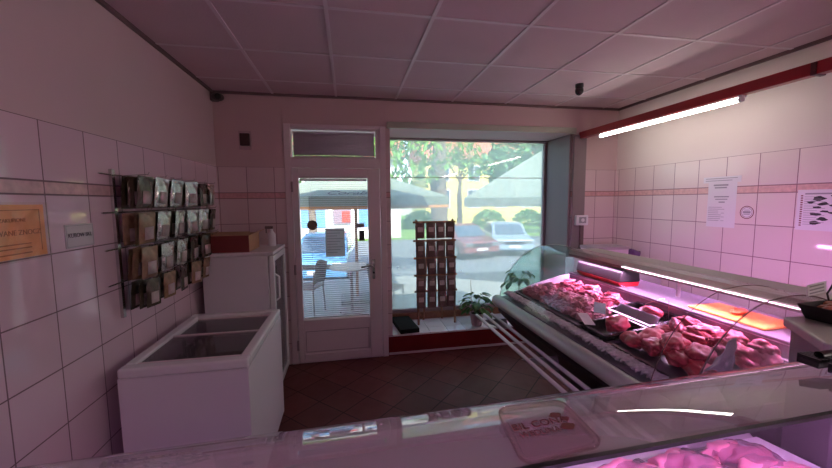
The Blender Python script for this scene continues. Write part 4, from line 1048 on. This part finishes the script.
tree('large leafy tree with a thick trunk outside the left half of the shop window', 2.45, 9.6, .25, 5.2, [(-1.5, -.3, -1.6), (1.3, .3, -.6), (-.8, .5, -.9), (.3, -.5, .9), (-2.1, .4, -1.2), (2.2, 0, .4), (-1.2, -.4, -2.35), (-1.6, .3, .2), (.9, .8, .6), (.6, .6, -.3)], 420, mt['crown'], 3, .13)
tree('bushy green tree behind the big plain parasol', 12.6, 21.5, .25, 4.4, [(-1.6, 0, -.6), (1.4, .2, -.3), (0, -.4, .6), (-2.6, .4, -1.2), (2.6, .2, .9), (.4, .2, -1.4), (1.6, -.2, 1.6), (-1.2, .2, 1.3), (3.6, 0, -.6), (4.2, .4, 1.4), (-2.4, 0, .4), (-.4, 0, 2.0), (.8, .3, .9), (-1.9, .1, 2.1), (-3.0, .2, -.4)], 420, mt['crown2'], 5, .2)
tree('pale green tree standing in front of the yellow house', 8.4, 26.5, .2, 4.6, [(-1.2, 0, .2), (.6, .2, .6), (-.2, -.2, 1.3), (1.2, 0, -.4)], 260, mt['crown'], 8, .17)
tree('green tree seen over the parasol through the top of the glass door', -1.7, 17.6, .18, 3.4, [(-.8, 0, 0), (.4, .1, .3), (-.2, 0, .9), (1.1, .1, .1), (-1.7, .1, .4)], 300, mt['crown'], 9, .15)
for i, (x, y, lab) in enumerate(((6.2, 31, 'left shrub'), (16.5, 31, 'right shrub'), (13.0, 32, 'middle shrub'))):
    t = thing('street_shrub', f'low green {lab} on the grass in front of the houses', 'shrub', (x, y, SG + .1), 'shrubs by the houses'); rt = random.Random(i); m = MB()
    for k in range(900):
        d = Vector((rt.gauss(0, 1), rt.gauss(0, 1), abs(rt.gauss(0, 1)))).normalized() * rt.uniform(.5, 1) ** .5
        p = Vector((x + d.x * 1.7, y + d.y * .8, SG + .1 + d.z * 1.6)); e = Euler((rt.uniform(0, 6), rt.uniform(0, 6), rt.uniform(0, 6))).to_matrix(); s = .16
        m.quad(*[p + e @ Vector(q) for q in ((-s, 0, 0), (0, -s * .5, 0), (s, 0, 0), (0, s * .5, 0))])
    m.build('foliage', mt['crown2'], t, recalc=False)

def house(label, x0, x1, y0, y1, hw, ridge, wallm, wins, roofm='rooftile', shop=()):
    t = thing('street_house', label, 'house', ((x0 + x1) / 2, (y0 + y1) / 2, GZ))
    MB().box(x0, x1, y0, y1, SG + .0, hw).build('wall', wallm, t)
    MB().prism([(y0 - .5, hw - .1), (y1 + .5, hw - .1), ((y0 + y1) / 2, ridge)], lambda p, q, xx: Vector((xx, p, q)), x0 - .4, x1 + .4).build('roof', mt[roofm], t)
    for (wx, wz, ww, wh) in wins:
        f_ = MB().box(wx - ww / 2 - .09, wx + ww / 2 + .09, y0 - .05, y0 + .02, wz - .09, wz + wh + .09).build('window_frame', mt['white'], t)
        MB().box(wx - ww / 2, wx - .03, y0 - .07, y0 - .04, wz, wz + wh).box(wx + .03, wx + ww / 2, y0 - .07, y0 - .04, wz, wz + wh).build('pane', mt['pane_dark'], f_)
    for (wx, wz, ww, wh) in shop:
        f_ = MB().box(wx - ww / 2 - .09, wx + ww / 2 + .09, y0 - .05, y0 + .02, wz - .09, wz + wh + .09).build('shop_window_frame', mt['white'], t)
        MB().box(wx - ww / 2, wx + ww / 2, y0 - .07, y0 - .04, wz, wz + wh).build('pane', mt['pane_blue'], f_)
    return t
house('yellow house with a red tiled roof across the street', 7.6, 21.0, 35, 43, 5.9, 10.5, mt['yellow'], [(9.4, 1.0, 1.2, 1.7), (12.6, 1.0, 1.2, 1.7), (15.6, 1.0, 1.2, 1.7), (18.6, 1.0, 1.2, 1.7), (9.4, 3.7, 1.1, 1.4), (12.6, 3.7, 1.1, 1.4), (15.6, 3.7, 1.1, 1.4), (18.6, 3.7, 1.1, 1.4)])
house('white building with blue shop windows across the street, seen through the door', -7.5, 3.4, 23.5, 29, 4.6, 7.0, mt['whitewash'], [], shop=[(-2.2, 0, 1.5, 1.6), (1.55, 0, 1.8, 1.6), (-5.4, 0, 1.6, 1.6)])
t = thing('wall_poster', 'red and grey poster on the white building between its blue windows', 'poster', (-.4, 23.4, .3))
MB().box(-.95, .15, 23.38, 23.42, .25, 1.55).build('board', M('grey poster', (.30, .22, .25), .6), t)
MB().box(-.42, .08, 23.36, 23.38, .35, 1.05).build('red_panel', M('poster red', (.8, .08, .06), .6), t)

# ------------------------------------------------------------------ light, camera
S.view_settings.view_transform = 'Standard'; S.view_settings.look = 'None'; S.view_settings.gamma = 1; S.view_settings.exposure = 0.3
w = bpy.data.worlds.new('sky'); S.world = w; w.use_nodes = True
nt = w.node_tree; nt.nodes.clear(); o = nt.nodes.new('ShaderNodeOutputWorld'); b = nt.nodes.new('ShaderNodeBackground')
sk = nt.nodes.new('ShaderNodeTexSky'); sk.sky_type = 'NISHITA'; sk.sun_disc = False; sk.sun_elevation = R(48); sk.sun_rotation = R(200)
nt.links.new(sk.outputs[0], b.inputs[0]); b.inputs[1].default_value = .62; nt.links.new(b.outputs[0], o.inputs[0])
sun = bpy.data.lights.new('sun', 'SUN'); sun.energy = 9; sun.angle = R(.6); sun.color = (1, .95, .85)
so = bpy.data.objects.new('sun', sun); COL.objects.link(so); so.rotation_euler = Vector((-.35, .75, -.95)).to_track_quat('-Z', 'Y').to_euler(); so.location = (2, -5, 12)
so['label'] = 'sun'
cam = bpy.data.cameras.new('camera'); co = bpy.data.objects.new('camera', cam); COL.objects.link(co); S.camera = co
cam.sensor_width = 36; cam.lens = 36 * 357.6 / 832; cam.clip_start = .02; cam.clip_end = 300
yaw, pit, rol = R(10.63), R(5.24), R(-.50)
fw = Vector((sin(yaw) * cos(pit), cos(yaw) * cos(pit), -sin(pit))); r0 = Vector((cos(yaw), -sin(yaw), 0)); u0 = r0.cross(fw)
r2 = r0 * cos(rol) + u0 * sin(rol); u2 = -r0 * sin(rol) + u0 * cos(rol)
mw = Matrix((r2, u2, -fw)).transposed().to_4x4(); mw.translation = (0, 0, 1.65); co.matrix_world = mw
S.cycles.use_denoising = True
S.cycles.max_bounces = 10; S.cycles.transparent_max_bounces = 24; S.cycles.diffuse_bounces = 5; S.cycles.glossy_bounces = 5
S.cycles.sample_clamp_indirect = 6; S.cycles.caustics_reflective = False; S.cycles.caustics_refractive = False
